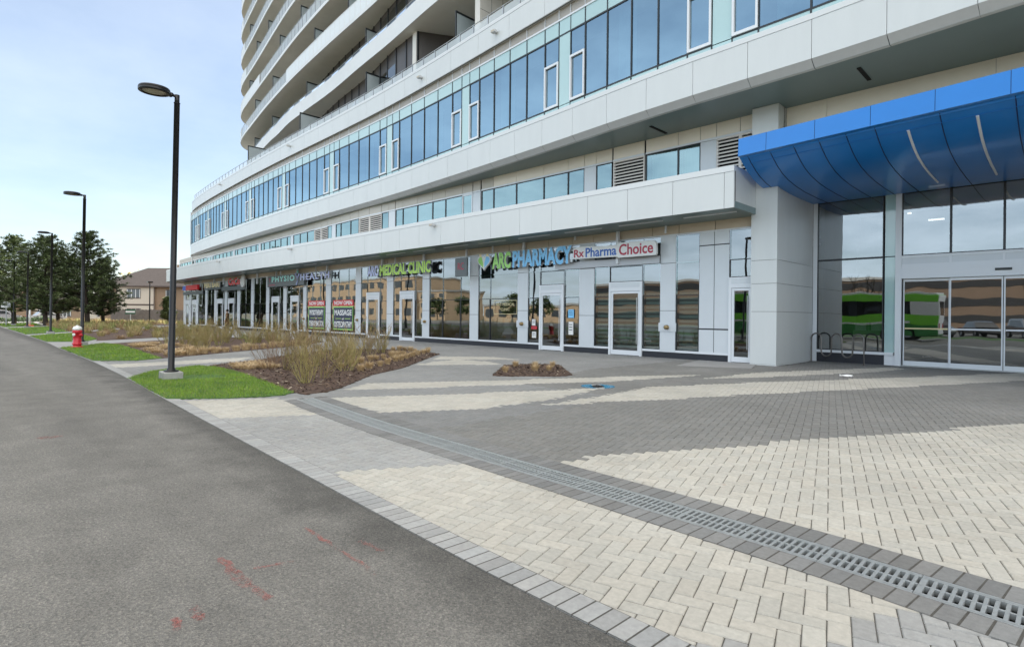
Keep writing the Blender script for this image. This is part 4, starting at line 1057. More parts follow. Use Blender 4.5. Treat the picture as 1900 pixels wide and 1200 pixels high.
fr(b, -6.66, -4.34, .33, .42, YE-.03); fr(b, -4.30, -4.13, 0, 5.66, YE-.03)
fr(b, -4.13, 4.2, 3.2, 3.30); fr(b, -4.13, 4.2, 3.50, 3.58); fr(b, -4.13, 4.2, 2.83, 3.2, YE-.05, 0, .2)
for x in (-2.86, -1.6, -.34, .92, 2.18): fr(b, x-.03, x+.03, 3.3, 3.5)
b.box(-4.13, 4.2, YE+.0, YE+.05, 3.3, 3.5, 1)
b.box(-4.60, -4.31, YE+.0, YE+.06, .0, .33, 0)
part(b, 'entrance_frame', [M['whiteframe'], M['pier']])
b = MB(); b.box(-6.66, -4.60, YE+.0, YE+.08, -.02, .33); part(b, 'window_base', [M['base']])
b = MB(); b.box(-4.60, -4.31, YE+.01, YE+.05, .42, 5.64, 0); b.box(-4.60, -4.31, YE+.005, YE+.06, 3.56, 3.59, 1); part(b, 'wall_panel', [M['teal'], M['dark']])
for x0, x1 in ((-4.13, -2.86), (-2.86, -1.6), (-1.6, -.34), (-.34, .92), (.92, 2.18)): ent_window(x0, x1, 3.58, 5.66)
for i, (x0, x1) in enumerate(((-4.10, -2.88), (-2.88, -1.62), (-1.60, -.34), (-.34, .92))):
    yo = YE+(.02 if i in (1, 2) else .09)
    b = MB(); wv = .035
    b.pane((x0+wv, yo+.012), (x1-wv, yo+.012), .165, 2.75)
    b.box(x0, x0+wv, yo, yo+.04, .03, 2.82, 1); b.box(x1-wv, x1, yo, yo+.04, .03, 2.82, 1); b.box(x0+wv, x1-wv, yo+.002, yo+.038, .03, .17, 1); b.box(x0+wv, x1-wv, yo+.002, yo+.038, 2.74, 2.82, 1)
    d = part(b, 'sliding_door', [M['gl_ent'], M['whiteframe']])
    b = MB(); b.box(x0+.05, x1-.05, yo-.012, yo+.005, 1.20, 1.245); part(b, 'push_bar', [M['whiteframe'] if i in (1, 2) else M['goldline']], d)
b = MB(); b.box(-4.13, 4.2, YE-.02, YE+.2, 0, .03); part(b, 'door_track', [M['galv']])
b = MB(); b.box(-1.80, -1.42, YE-.10, YE-.055, 2.99, 3.06); part(b, 'door_sensor', [M['dark']])
b = MB(); b.box(4.2, 6.5, 16.5, 22.2, 0, 8.3); part(b, 'pillar', [M['panel']])
for x, y, z, w_ in ((-3.6, 24.6, 5.0, .45), (-1.0, 25.4, 5.2, .3), (-4.6, 25.8, 5.5, .12)):
    b = MB(); b.box(x-w_/2, x+w_/2, y-.05, y+.05, z, z+.05); part(b, 'interior_light', [M['lit']])
# ------------------------------------------------------------------ signs
def text_mb(body, x0, x1, z0, z1, y, depth=.05, m=0, ms=1, bold=.02, out=None, mo=2, shear=0.0, spacing=1.0):
    """raised letters facing the street, stretched to the given rectangle"""
    cu = bpy.data.curves.new('txt', 'FONT'); cu.body = body; cu.size = 1; cu.offset = bold; cu.extrude = .5; cu.resolution_u = 3; cu.shear = shear; cu.space_character = spacing
    ob = bpy.data.objects.new('txt', cu); COL.objects.link(ob)
    dg = bpy.context.evaluated_depsgraph_get(); me = ob.evaluated_get(dg).to_mesh()
    V = [v.co.copy() for v in me.vertices]; F = [(tuple(p.vertices), p.normal.copy()) for p in me.polygons]
    ob.evaluated_get(dg).to_mesh_clear(); bpy.data.objects.remove(ob); bpy.data.curves.remove(cu)
    ax, bx = min(v.x for v in V), max(v.x for v in V); ay, by = min(v.y for v in V), max(v.y for v in V)
    b = MB()
    for v in V:
        b.v.append((x0+(v.x-ax)/(bx-ax)*(x1-x0), y+depth*(.5-v.z) if True else y, z0+(v.y-ay)/(by-ay)*(z1-z0)))
    # local extrude axis runs towards the street: front face is the +z side of the curve
    for f, n in F: b.f.append(f); b.m.append(m if n.z > .5 else ms); b.c.append(None)
    return b
GS = 'shop signs above the glazing'
def sign(name, loc, label, cat='shop sign'): return empty(name, loc, label, cat, GS)
Y = 18.32
# heart + ARC PHARMACY
t = sign('shop_sign', (-17.5, Y, 3.6), 'large raised pharmacy lettering in green and sky blue with a heart logo at its left')
b = text_mb('ARC', -19.66, -18.40, 3.67, 4.45, Y-.06, .12, 0, 1, .045); b.build('green_letters', [M['green2'], M['letterside']], t)
b = text_mb('PHARMACY', -18.28, -14.78, 3.67, 4.45, Y-.06, .12, 0, 1, .045); b.build('blue_letters', [M['sky'], M['letterside']], t)
def outline_heart(cx, cz, w, h, sc=1.0, n=40, half=0):
    pts = []
    for i in range(n):
        a = 2*math.pi*i/n; x = 16*math.sin(a)**3/16; zz = (13*math.cos(a)-5*math.cos(2*a)-2*math.cos(3*a)-math.cos(4*a))/17+.12
        pts.append((x, zz))
    return [(cx+x*w/2*sc, cz+zz*h/2*sc) for x, zz in pts]
def plate(b, pts, y0, y1, m=0):
    a = sum(pts[i-1][0]*pts[i][1]-pts[i][0]*pts[i-1][1] for i in range(len(pts)))
    if a < 0: pts = pts[::-1]
    k = len(pts); n = len(b.v)
    b.v += [(x, y0, z) for x, z in pts]+[(x, y1, z) for x, z in pts]
    F = [tuple(range(n, n+k)), tuple(range(n+2*k-1, n+k-1, -1))]+[(n+i, n+k+i, n+k+(i+1) % k, n+(i+1) % k) for i in range(k)]
    b.f += F; b.m += [m]*len(F); b.c += [None]*len(F)
b = MB(); hx, hz, hw, hh = -20.2, 4.02, .98, .86
plate(b, outline_heart(hx, hz, hw, hh), Y-.10, Y, 0)
H2 = outline_heart(hx, hz, hw, hh, .84)
L = [p for p in H2 if p[0] <= hx-.015]; Rr = [p for p in H2 if p[0] >= hx+.015]
plate(b, sorted(L, key=lambda p: math.atan2(p[1]-hz-.05, p[0]-hx+.22)), Y-.104, Y-.10, 1); plate(b, sorted(Rr, key=lambda p: math.atan2(p[1]-hz-.05, p[0]-hx-.22)), Y-.104, Y-.10, 2)
plate(b, [(hx-.16, hz+.30), (hx+.16, hz+.30), (hx+.05, hz+.02), (hx, hz-.1), (hx-.05, hz+.02)], Y-.108, Y-.104, 0)
for sx_ in (-1, 1):
    n = 12; plate(b, [(hx+sx_*.25+.075*math.cos(2*math.pi*i/n), hz+.36+.075*math.sin(2*math.pi*i/n)) for i in range(n)], Y-.112, Y-.09, 3)
b.build('heart_logo', [M['white'], M['green2'], M['sky'], M['gold']], t)
b = MB(); b.box(-19.6, -14.8, Y+.02, Y+.10, 3.75, 3.85); b.box(-19.6, -14.8, Y+.02, Y+.10, 4.2, 4.3); b.build('mounting_rail', M['rail'], t)
# pharmacy chain panel
t = sign('shop_sign', (-12.8, Y, 3.8), 'white contour panel with blue and maroon lettering, right end of the pharmacy sign')
b = MB()
plate(b, [(-14.76, 3.84), (-12.56, 3.80), (-12.50, 3.75), (-10.86, 3.75), (-10.82, 3.82), (-10.84, 4.22), (-10.95, 4.30), (-11.55, 4.32), (-12.5, 4.34), (-12.60, 4.26), (-13.3, 4.27), (-14.2, 4.34), (-14.74, 4.30)], Y-.12, Y, 0)
b.build('sign_panel', [M['white']], t, bevel=.015)
def serif(word, x0, x1, z0, z1, y, mt, name):
    bb_ = text_mb(word, x0, x1, z0, z1, y, .02, 0, 0, .018); bb_.build(name, [mt], t)
serif('Rx', -14.68, -14.16, 3.90, 4.22, Y-.13, M['maroon'], 'red_letters')
serif('Pharma', -14.08, -12.58, 3.87, 4.25, Y-.13, M['blueink'], 'blue_letters')
serif('Choice', -12.46, -10.96, 3.84, 4.27, Y-.13, M['maroon'], 'maroon_letters')
b = MB(); b.box(-16, -10.9, 18.54, 18.58, 3.48, 3.76); b.build('sign_band', M['letterside'], t)
# ARC MEDICAL CLINIC
t = sign('shop_sign', (-27.5, Y, 3.75), 'raised medical clinic lettering, one word lilac and two words lime green')
b = text_mb('ARC', -30.83, -29.60, 3.80, 4.43, Y-.06, .12, 0, 1, .045); b.build('lilac_letters', [M['lilac'], M['letterside']], t)
b = text_mb('MEDICAL CLINIC', -29.42, -24.36, 3.77, 4.43, Y-.06, .12, 0, 1, .045); b.build('lime_letters', [M['green'], M['letterside']], t)
b = MB(); b.box(-30.7, -24.5, Y+.02, Y+.10, 3.9, 4.0); b.build('mounting_rail', M['rail'], t)
# small hanging dark board
t = sign('shop_sign', (-21.65, 18.1, 3.42), 'square charcoal hanging board with a faint red monogram between clinic and pharmacy letters')
b = MB(); b.box(-22.12, -21.2, 18.06, 18.14, 3.42, 4.34); b.build('sign_panel', M['signback'], t, bevel=.01)
b = text_mb('RC', -21.9, -21.45, 3.75, 4.1, 18.05, .012, 0, 0, .0); b.build('monogram', [M['maroon']], t)
# PHYSIO Y HEALTH on a dark board
t = sign('shop_sign', (-42.5, Y, 3.6), 'long charcoal board with mint and lilac health clinic lettering around a dancing figure')
b = MB(); b.box(-46.1, -39.45, Y, Y+.14, 3.58, 4.44, 0); b.box(-46.16, -46.1, Y-.01, Y+.15, 3.56, 4.46, 1); b.build('sign_panel', [M['signback'], M['whiteframe']], t)
b = text_mb('PHYSIO', -45.18, -41.02, 3.95, 4.38, Y-.03, .06, 0, 1, .03, spacing=1.25); b.build('mint_letters', [M['mint'], M['letterside']], t)
b = text_mb('HEALTH', -40.02, -35.56, 3.92, 4.40, Y-.03, .06, 0, 1, .03, spacing=1.25); b.build('lilac_letters', [M['lilac'], M['letterside']], t)
b = MB(); b.tube([(-40.75, Y-.05, 4.48), (-40.45, Y-.05, 4.1), (-40.12, Y-.05, 4.45)], .05, 8); b.tube([(-40.45, Y-.05, 4.1), (-40.42, Y-.05, 3.9), (-40.62, Y-.05, 3.62)], .045, 8)
b.lathe([(0, -.04), (.1, -.03), (.1, .03), (0, .04)], 14, 1, (-40.42, Y-.05, 4.58), 'y'); b.build('figure_logo', [M['lilac'], M['mint']], t)
b = text_mb('Y', -45.75, -45.45, 3.95, 4.3, Y-.02, .04, 0, 0, .0); b.build('red_mark', [M['maroon']], t)
b = MB(); b.box(-45.8, -44.6, Y-.006, Y-.001, 3.70, 3.76); b.build('red_line', M['maroon'], t)
b = MB(); b.box(-39.4, -35.5, Y+.02, Y+.10, 4.1, 4.2); b.build('mounting_rail', M['rail'], t)
# bubble tea sign
t = sign('shop_sign', (-53, Y, 3.6), 'red rounded bubble tea lettering with a tall white drop shape beside it')
b = text_mb('CoCo', -54.8, -51.85, 4.0, 4.66, Y-.05, .1, 0, 1, .05); b.build('red_letters', [M['pink'], M['white']], t)
b = MB(); pts = []
for i in range(28):
    a = 2*math.pi*i/28; r = .46*(1-.42*max(0, math.sin(a))**1.6); pts.append((-51.2+r*math.cos(a)+.1*max(0, math.sin(a)), 4.25+(.72 if math.sin(a) > 0 else .5)*math.sin(a)))
plate(b, pts, Y-.1, Y+.02); b.build('white_drop', M['white'], t)
b = MB(); b.box(-56.8, -50.9, Y+.02, Y+.12, 3.55, 3.92); b.build('sign_band', M['signback'], t)
# gold letters
t = sign('shop_sign', (-59.3, Y, 3.9), 'pale gold capital lettering on a dark band, left of the bubble tea sign')
b = text_mb('PERI BARI', -61.55, -57.08, 3.95, 4.40, Y-.05, .1, 0, 1, .04); b.build('gold_letters', [M['gold'], M['letterside']], t)
b = MB(); b.box(-61.8, -56.9, Y+.02, Y+.10, 3.75, 3.92); b.build('sign_band', M['signback'], t)
# red and blue light box
t = sign('shop_sign', (-65.9, Y, 3.85), 'long red light box with a blue end, farthest shop sign along the facade')
b = MB(); b.box(-67.38, -63.42, Y-.12, Y+.1, 3.86, 4.38, 0); b.box(-68.5, -67.4, Y-.12, Y+.1, 3.9, 4.34, 1); b.build('sign_panel', [M['redbox'], M['bluebox']], t, bevel=.01)
b = MB(); b.box(-69.6, -62.7, 18.54, 18.58, 3.41, 3.74); b.build('sign_band', M['signback'], t)

# the letters stand a hand's width off the glass: move every sign back to its rails
for o in [q for q in COL.objects if q.name.startswith('shop_sign') and q.parent is None]:
    if o.location.y > 18.2: o.location = (o.location.x*1.0164, o.location.y+.30, o.location.z+.04)

# ------------------------------------------------------------------ posters and papers on the glass
YP = YS-.004
def poster(x0, x1, word_a, word_b, label):
    t = empty('window_poster', ((x0+x1)/2, YP, .5), label, 'poster', 'posters in the clinic windows')
    b = MB(); b.box(x0, x1, YP-.006, YP, 2.07, 2.45, 0); b.build('red_header', M['signred'], t)
    q = text_mb('NOW OPEN', x0+.18, x1-.18, 2.13, 2.39, YP-.008, .004, 0, 0, .03); q.build('header_words', [M['paper']], t)
    b = MB(); b.box(x0+.04, x1-.04, YP-.006, YP, .45, 2.02, 0); b.box(x0+.10, x1-.10, YP-.0085, YP-.0065, .53, 1.95, 1); b.build('navy_panel', [M['green2'], M['navy']], t)
    q = text_mb(word_a, x0+.22, x1-.22, 1.42, 1.80, YP-.012, .004, 0, 0, .03); q.add(text_mb(word_b, x0+.16, x1-.16, .62, 1.02, YP-.012, .004, 0, 0, .03)); q.add(text_mb('and', (x0+x1)/2-.13, (x0+x1)/2+.13, 1.14, 1.27, YP-.012, .004, 0, 0, .02))
    q.build('service_words', [M['paper']], t)
    b = MB(); xm = (x0+x1)/2; b.box(x0+.4, xm-.25, YP-.012, YP-.009, 1.19, 1.22); b.box(xm+.25, x1-.4, YP-.012, YP-.009, 1.19, 1.22); b.build('green_rule', M['green'], t)
poster(-40.1, -37.55, 'PHYSIOTHERAPY', 'CHIROPRACTOR', 'navy now-open window poster advertising physiotherapy under a red header')
poster(-36.35, -33.6, 'MASSAGE', 'OSTEOPATHY', 'navy now-open window poster advertising massage under a red header')
t = empty('window_decal', (-19.4, YP, 1.58), 'gold outlined clinic name decal on the window right of the heart logo', 'window decal')
b = MB(); x0, x1, z0, z1 = -20.2, -18.62, 1.58, 2.24
for a in ((x0, x1, z0, z0+.025), (x0, x1, z1-.025, z1), (x0, x0+.025, z0+.026, z1-.026), (x1-.025, x1, z0+.026, z1-.026)): b.box(a[0], a[1], YP-.004, YP-.001, a[2], a[3])
b.build('gold_frame', M['goldline'], t)
text_mb('ARC MEDICAL', x0+.15, x1-.15, 1.98, 2.12, YP-.006, .004, 0, 0, .01).build('gold_words', [M['goldline']], t); text_mb('CLINIC', x0+.5, x1-.5, 1.74, 1.88, YP-.006, .004, 0, 0, .01).build('gold_words', [M['goldline']], t)
for i, (x, z, wd, h, mk, lb) in enumerate(((-15.38, 1.62, .30, .36, 'sky', 'pale blue notice on the glass right of the pharmacy door, uppermost'), (-15.38, 1.0, .26, .55, 'paper', 'tall white notice below the blue one right of the pharmacy door'), (-17.55, 1.22, .22, .28, 'paper', 'small white notice left of the pharmacy door, above a red one'), (-17.52, .98, .34, .14, 'signred', 'narrow red notice left of the pharmacy door'), (-17.52, .66, .26, .28, 'paper', 'small white notice left of the pharmacy door, below a red one'), (-31.15, 1.6, .2, .35, 'paper', 'white notice on the medical clinic door'))):
    b = MB(); b.box(x-wd/2, x+wd/2, YP-.004, YP-.001, z-h/2, z+h/2, 0)
    for k in range(3): b.box(x-wd*.38, x+wd*.3, YP-.006, YP-.0045, z+h*(.25-.2*k), z+h*(.25-.2*k)+h*.06, 1)
    o = b.build('door_notice', [M[mk], M['navy']], base=(x, YP, z)); tag(o, lb, 'notice', 'paper notices stuck on the shop glass')

# ------------------------------------------------------------------ street lamps
def make_lamp(label):
    t = empty('street_lamp', (0, 0, 0), label, 'street lamp', 'street lamps along the path')
    b = MB(); b.prism([(-.2, -.2), (.2, -.2), (.2, .2), (-.2, .2)], -.05, .17); b.build('footing', M['conc'], t, base=(0, 0, 0), bevel=.02)
    b = MB()
    b.lathe([(.0, .17), (.15, .17), (.15, .195), (.09, .2), (.085, .24), (.068, .25), (.058, 6.42), (.066, 6.425), (.066, 6.44), (.0, 6.44)], 16)
    b.box(-.115, -.06, -.05, .05, .55, .85)
    b.build('pole', M['black'], t, base=(0, 0, 0))
    b = MB(); b.lathe([(.0, 6.40), (.05, 6.40), (.05, 6.62), (.0, 6.62)], 14); b.tube([(0, 0, 6.58), (0, -.16, 6.60)], .032, 10); b.lathe([(.0, -.05), (.045, -.05), (.045, .05), (0, .05)], 12, 0, (0, -.12, 6.59), 'x')
    b.build('arm', M['black'], t, base=(0, 0, 0))
    b = MB(); o = (0, -.44, 6.56)
    b.lathe([(0, .13), (.20, .125), (.285, .105), (.30, .085), (.305, .055), (.295, .05), (.305, .044), (.305, .01), (.30, -.005), (.25, -.012), (.24, .02), (0, .025)], 32, 0, o)
    hd = b.build('lamp_head', M['black'], t, base=(0, 0, 0))
    b = MB(); b.lathe([(0, -.005), (.15, -.002), (.238, .012), (.238, .02), (0, .02)], 32, 0, o); b.build('lens', M['lens'], hd, base=(0, 0, 0))
    return t
lamp0 = make_lamp('nearest and tallest looking black street lamp, on the lawn before the walkway')
LP = [(-14.50, 3.64, 0), (-31.3, 4.35, 1), (-48.0, 5.0, 2), (-65.4, 5.2, 3), (-77.5, 5.1, 4)]
labs = ['nearest black street lamp, standing on a concrete footing in the front lawn', 'second black street lamp from the front, right beside the red hydrant', 'third black street lamp in the row, on the narrow lawn past the hydrant', 'fourth black street lamp in the row, before the white marker post', 'farthest black street lamp of the row, beside the white board sign']
for (x, y, i) in LP:
    o = lamp0 if i == 0 else copy_tree(lamp0, (0, 0, 0))
    o.location = (x, y, .012); o['label'] = labs[i]; o.rotation_euler = (0, R(2.9 if i else 2.4), 0); o.scale = (1, 1, 1 if i else .955)
t = empty('street_lamp', (-90.3, 20, 0), 'small slim far lamp post in front of the house and fence', 'street lamp', 'street lamps along the path')
b = MB(); b.tube([(-90.3, 20, 0), (-90.3, 20, 5.6)], .09, 8, r1=.07); b.build('pole', M['black'], t)
b = MB(); b.box(-90.6, -90.0, 19.7, 20.3, 5.55, 5.72); b.box(-90.5, -90.1, 19.8, 20.2, 5.5, 5.549, 1); b.build('lamp_head', [M['black'], M['lens']], t)

# ------------------------------------------------------------------ hydrant
hx, hy = -29.55, 3.95
t = empty('fire_hydrant', (hx, hy, 0), 'red fire hydrant with a white cap on the grass beside the second lamp', 'fire hydrant')
b = MB(); b.lathe([(0, 0), (.21, 0), (.21, .05), (.145, .06), (.145, .12), (.175, .13), (.175, .17), (.145, .18), (.145, .60), (.17, .61), (.17, .72), (.145, .735), (0, .735)], 28, 0, (hx, hy, 0))
for k in range(8):
    a = k*math.pi/4; b.box(hx+.16*math.cos(a)-.014, hx+.16*math.cos(a)+.014, hy+.16*math.sin(a)-.014, hy+.16*math.sin(a)+.014, .17, .19)
b.build('barrel', M['red'], t)
b = MB(); b.lathe([(.145, .73), (.165, .735), (.165, .78), (.155, .83), (.115, .88), (.05, .90), (.035, .90), (.035, .935), (0, .935)], 28, 0, (hx, hy, 0)); b.build('bonnet', M['white'], t)
for dx, dy in ((.7071, -.7071), (-.7071, .7071)):
    b = MB(); b.tube([(hx+dx*.12, hy+dy*.12, .55), (hx+dx*.185, hy+dy*.185, .55)], .055, 14, 0); o = b.build('outlet', M['red'], t)
    b = MB(); b.tube([(hx+dx*.185, hy+dy*.185, .55), (hx+dx*.205, hy+dy*.205, .55)], .06, 14); b.tube([(hx+dx*.205, hy+dy*.205, .55), (hx+dx*.225, hy+dy*.225, .55)], .025, 6); b.build('outlet_cap', M['white'], o)
b = MB(); b.tube([(hx+.7071*.05+.05, hy+.05-.0, .53), (hx+.15, hy+.15, .53)], .06, 14); b.build('outlet', M['red'], t)
b = MB(); pts = [(hx+.19, hy-.16, .53)]+[(hx+.17+.015*math.sin(i), hy-.18, .5-.035*i) for i in range(8)]; b.tube(pts, .007, 5); b.build('chain', M['rail'], t)

# ------------------------------------------------------------------ bike rack, cover, litter
def rack():
    P = Vector((-6.72, 21.7, 0)); Q = Vector((-4.98, 21.2, 0)); d = (Q-P)/5
    pts = []
    def p(s, z): v = P+d*s; pts.append((v.x, v.y, z))
    zt, zb, r = 1.0, .42, .5
    p(0, -.02); p(0, .5); p(0, zt-.18)
    for k in range(5):
        up = k % 2 == 0
        for i in range(1, 12):
            a = math.pi*i/12; s = k+.5-.5*math.cos(a); z = (zt-.18+.18*math.sin(a)) if up else (zb-.0-.2*math.sin(a)+.0)
            p(s, z)
        if k < 4: p(k+1, zb+.02 if up else zt-.2)
    p(5, .5); p(5, -.02)
    b = MB(); b.tube(pts, .026, 10)
    for e in (P, Q): b.lathe([(0, 0), (.07, 0), (.07, .012), (0, .012)], 14, 0, (e.x, e.y, 0))
    o = b.build('bike_rack', M['steel'], base=(-5.85, 21.45, 0)); tag(o, 'wave shaped steel bike rack in front of the glass beside the pillar', 'bike rack')
rack()
t = empty('drain_cover', (-7.33, 9.96, 0), 'round metal cover daubed with blue paint in the middle of the plaza', 'manhole cover')
n = 28; b = MB(); b.prism([(-7.33+.33*math.cos(2*math.pi*i/n), 9.96+.33*math.sin(2*math.pi*i/n)) for i in range(n)], -.004, .006)
for i in range(7): b.box(-7.33-.16, -7.33+.16, 9.96-.21+.06*i, 9.96-.18+.06*i, .006, .010, 1)
b.build('cover', [M['galv'], M['void']], t)
b = MB()
for s_ in (1, -1):
    pts = [(-7.33-s_*.13*.707-.33*s_*.0, 9.96-s_*.13*.707)]
    for i in range(13):
        a = R(225 if s_ > 0 else 45)+R(-75+150*i/12); pts.append((-7.33+.36*math.cos(a), 9.96+.36*math.sin(a)))
    b.prism(pts, .0065, .0105)
b.build('blue_paint', M['bluespray'], t)
b = MB(); rows = []
for i in range(5):
    rows.append([(-4.31+.05*(k-3)+random.uniform(-.02, .02), 16.64+.03*(i-2)+random.uniform(-.015, .015), .012+random.uniform(0, .06)*(1 if 0 < i < 4 else .3)) for k in range(7)])
b.grid(rows, 0, sm=False); tag(b.build('paper_litter', M['paper'], base=(-4.31, 16.64, 0)), 'crumpled white scrap of litter on the pavers before the entrance', 'litter')

# ------------------------------------------------------------------ person
def skin_body(name, J, E, m, parent, root):
    me = bpy.data.meshes.new(name); me.from_pydata([j[0] for j in J], E, []); me.materials.append(m)
    o = bpy.data.objects.new(name, me); COL.objects.link(o); o.parent = parent
    sk_ = o.modifiers.new('skin', 'SKIN'); sk_.use_smooth_shade = True
    for i, j in enumerate(J):
        v = me.skin_vertices[0].data[i]; r = j[1]; v.radius = r if isinstance(r, tuple) else (r, r); v.use_root = (i == root)
    s_ = o.modifiers.new('sub', 'SUBSURF'); s_.levels = 1; s_.render_levels = 2
    return o
M['skin'] = mat('skin', (.45, .27, .19), .6); M['coat'] = mat('brown_coat', (.13, .075, .03), .9, var=.15); M['trouser'] = mat('dark_trousers', (.03, .027, .025), .9); M['hair'] = mat('black_hair', (.012, .01, .01), .7)
per = empty('person', (-52.9, 17.6, 0), 'person in a long brown coat and dark trousers walking outside the bubble tea shop', 'person', rz=R(150))
J = [((0, 0, .95), (.15, .11)), ((0, 0, 1.15), (.14, .10)), ((0, .0, 1.38), (.17, .11)), ((0, 0, 1.52), .055), ((0, .02, 1.62), (.075, .085)), ((0, .03, 1.72), (.075, .09)), ((0, .02, 1.80), .05)]
E_ = [(0, 1), (1, 2), (2, 3), (3, 4), (4, 5), (5, 6)]
for s_ in (-1, 1):
    i = len(J); J += [((s_*.19, 0, 1.43), .06), ((s_*.25, -.04, 1.16), .045), ((s_*.26, .10, .93), .034), ((s_*.26, .13, .85), (.022, .036)), ((s_*.26, .15, .80), (.016, .036))]
    E_ += [(2, i), (i, i+1), (i+1, i+2), (i+2, i+3), (i+3, i+4)]
    for f_ in range(4):
        k = len(J); yy = .13+.014*f_; J += [((s_*.26, yy+.005, .755-.006*abs(f_-1.5)), .009), ((s_*.25, yy+.012, .715), .008)]; E_ += [(i+4, k), (k, k+1)]
    k = len(J); J += [((s_*.24, .175, .84), .010), ((s_*.235, .19, .80), .009)]; E_ += [(i+3, k), (k, k+1)]
    k = len(J); st = s_*.16; J += [((s_*.09, 0, .86), .085), ((s_*.10, st*.6+.03, .48), .058), ((s_*.10, st, .09), .042), ((s_*.11, st+.14, .04), .035)]
    E_ += [(0, k), (k, k+1), (k+1, k+2), (k+2, k+3)]
body = skin_body('body', J, E_, M['skin'], per, 0)
b = MB()                                       # coat: open tube round the torso with sleeves
rows = []
for z, rx, ry in ((.52, .25, .21), (.7, .23, .18), (.95, .20, .15), (1.15, .185, .14), (1.35, .215, .145), (1.46, .18, .12), (1.53, .08, .075)):
    rows.append([(rx*math.cos(2*math.pi*k/20), ry*math.sin(2*math.pi*k/20), z) for k in range(20)])
b.grid(rows, 0, True)
for s_ in (-1, 1): b.tube([(s_*.17, 0, 1.44), (s_*.20, -.01, 1.40), (s_*.255, -.04, 1.16), (s_*.262, .09, .94)], .078, 12, r1=.052, caps=False)
b.build('coat', M['coat'], per, base=(0, 0, 0))
b = MB()
for s_ in (-1, 1):
    st = s_*.16; b.tube([(s_*.09, 0, .9), (s_*.10, st*.6+.03, .48), (s_*.10, st, .09)], .105, 12, r1=.07)
    b.tube([(s_*.10, st-.06, .045), (s_*.11, st+.06, .05), (s_*.11, st+.19, .035)], .052, 10, r1=.04)
b.build('trousers', M['trouser'], per, base=(0, 0, 0))
b = MB(); b.lathe([(.085, -.09), (.10, -.03), (.105, .03), (.09, .09), (.05, .12), (0, .128)], 18, 0, (0, -.005, 1.72)); b.build('hair', M['hair'], per, base=(0, 0, 0))
b = MB(); b.lathe([(0, -.02), (.018, -.012), (.012, .018), (0, .03)], 8, 0, (0, .12, 1.685)); b.build('nose', M['skin'], per, base=(0, 0, 0))
# ------------------------------------------------------------------ planting
def mix3(a, b_, t): return tuple(a[i]+(b_[i]-a[i])*t for i in range(3))
STRAW = ((.66, .51, .31), (.46, .33, .17)); GOLD = ((.50, .38, .18), (.25, .25, .08))
def tuft_mesh(name, n, h, r, spread, cols, w=.012, segs=2):
    B = MB()
    for _ in range(n):
        a = random.uniform(0, 6.28); q = r*math.sqrt(random.random())
        blade(B, q*math.cos(a), q*math.sin(a), 0, h*random.uniform(.5, 1.15), w*random.uniform(.6, 1.2), spread*random.uniform(.2, 1), a+random.uniform(-.8, .8), mix3(cols[0], cols[1], random.random()), segs)
    return B.build(name, M['straw'], base=(0, 0, 0))
def scatter(protos, spots, label, cat, group, s0=.8, s1=1.2, z=.012):
    for i, (x, y) in enumerate(spots):
        o = protos[i % len(protos)]
        if o.get('used'): o = o.copy(); COL.objects.link(o)
        else: o['used'] = 1
        if 'used' in o.keys() and i >= len(protos): del o['used']
        o.location = (x, y, z); k = random.uniform(s0, s1); o.scale = (k, k, k*random.uniform(.9, 1.1)); o.rotation_euler = (0, 0, random.uniform(0, 6.28))
        tag(o, label, cat, group, 'thing')
    for o in protos:
        if 'used' in o.keys(): del o['used']
TU = [(-14.45,7.8),(-14.78,8.31),(-15.48,8.99),(-16.2,9.77),(-16.31,10.05),(-16.63,10.51),(-13.35,7.76),(-13.81,8.29),(-14.28,8.92),(-14.68,9.43),(-15.5,10.26),(-15.69,10.59),(-16.15,11.13),(-16.74,11.78),(-17.4,12.49),(-17.82,13.06),(-18.31,13.63),(-18.83,14.0),(-16.93,11.05),(-17.31,11.53),(-17.46,11.87),(-21.04,13.35),(-19.77,12.95),(-19.96,13.38),(-19.84,13.55),(-19.37,13.5),(-18.94,13.41)]
pr = [tuft_mesh('grass_tuft', 300, .21, .07, .15, STRAW, .010, 3) for _ in range(3)]
scatter(pr, TU, 'clipped straw coloured grass tuft in rows on the plaza side of the near bed', 'grass tuft', 'clipped tufts in the near bed')
pr = [tuft_mesh('grass_tuft', 300, .24, .07, .16, STRAW, .010, 3) for _ in range(2)]
scatter(pr, [(-10.73,10.5),(-11.66,11.82),(-10.43,11.33),(-11.18,12.15),(-10.25,11.7),(-11.07,12.8)], 'clipped straw coloured grass tuft in the small mulch planter amid the paving', 'grass tuft', 'clipped tufts in the small planter')
# flattened dry tufts at the lawn side of the near bed
sp = [(-16.9+.42*(i % 4)+random.uniform(-.15, .15), 5.75+.38*(i//4)+random.uniform(-.12, .12)) for i in range(12)]
sp = [p for p in sp if inside(p, BED['near'])]
pr = [tuft_mesh('grass_tuft', 260, .17, .16, .24, STRAW, .013) for _ in range(2)]
scatter(pr, sp, 'low flattened dry grass tuft at the lawn end of the near shrub bed', 'grass tuft', 'flattened dry tufts by the front lawn')
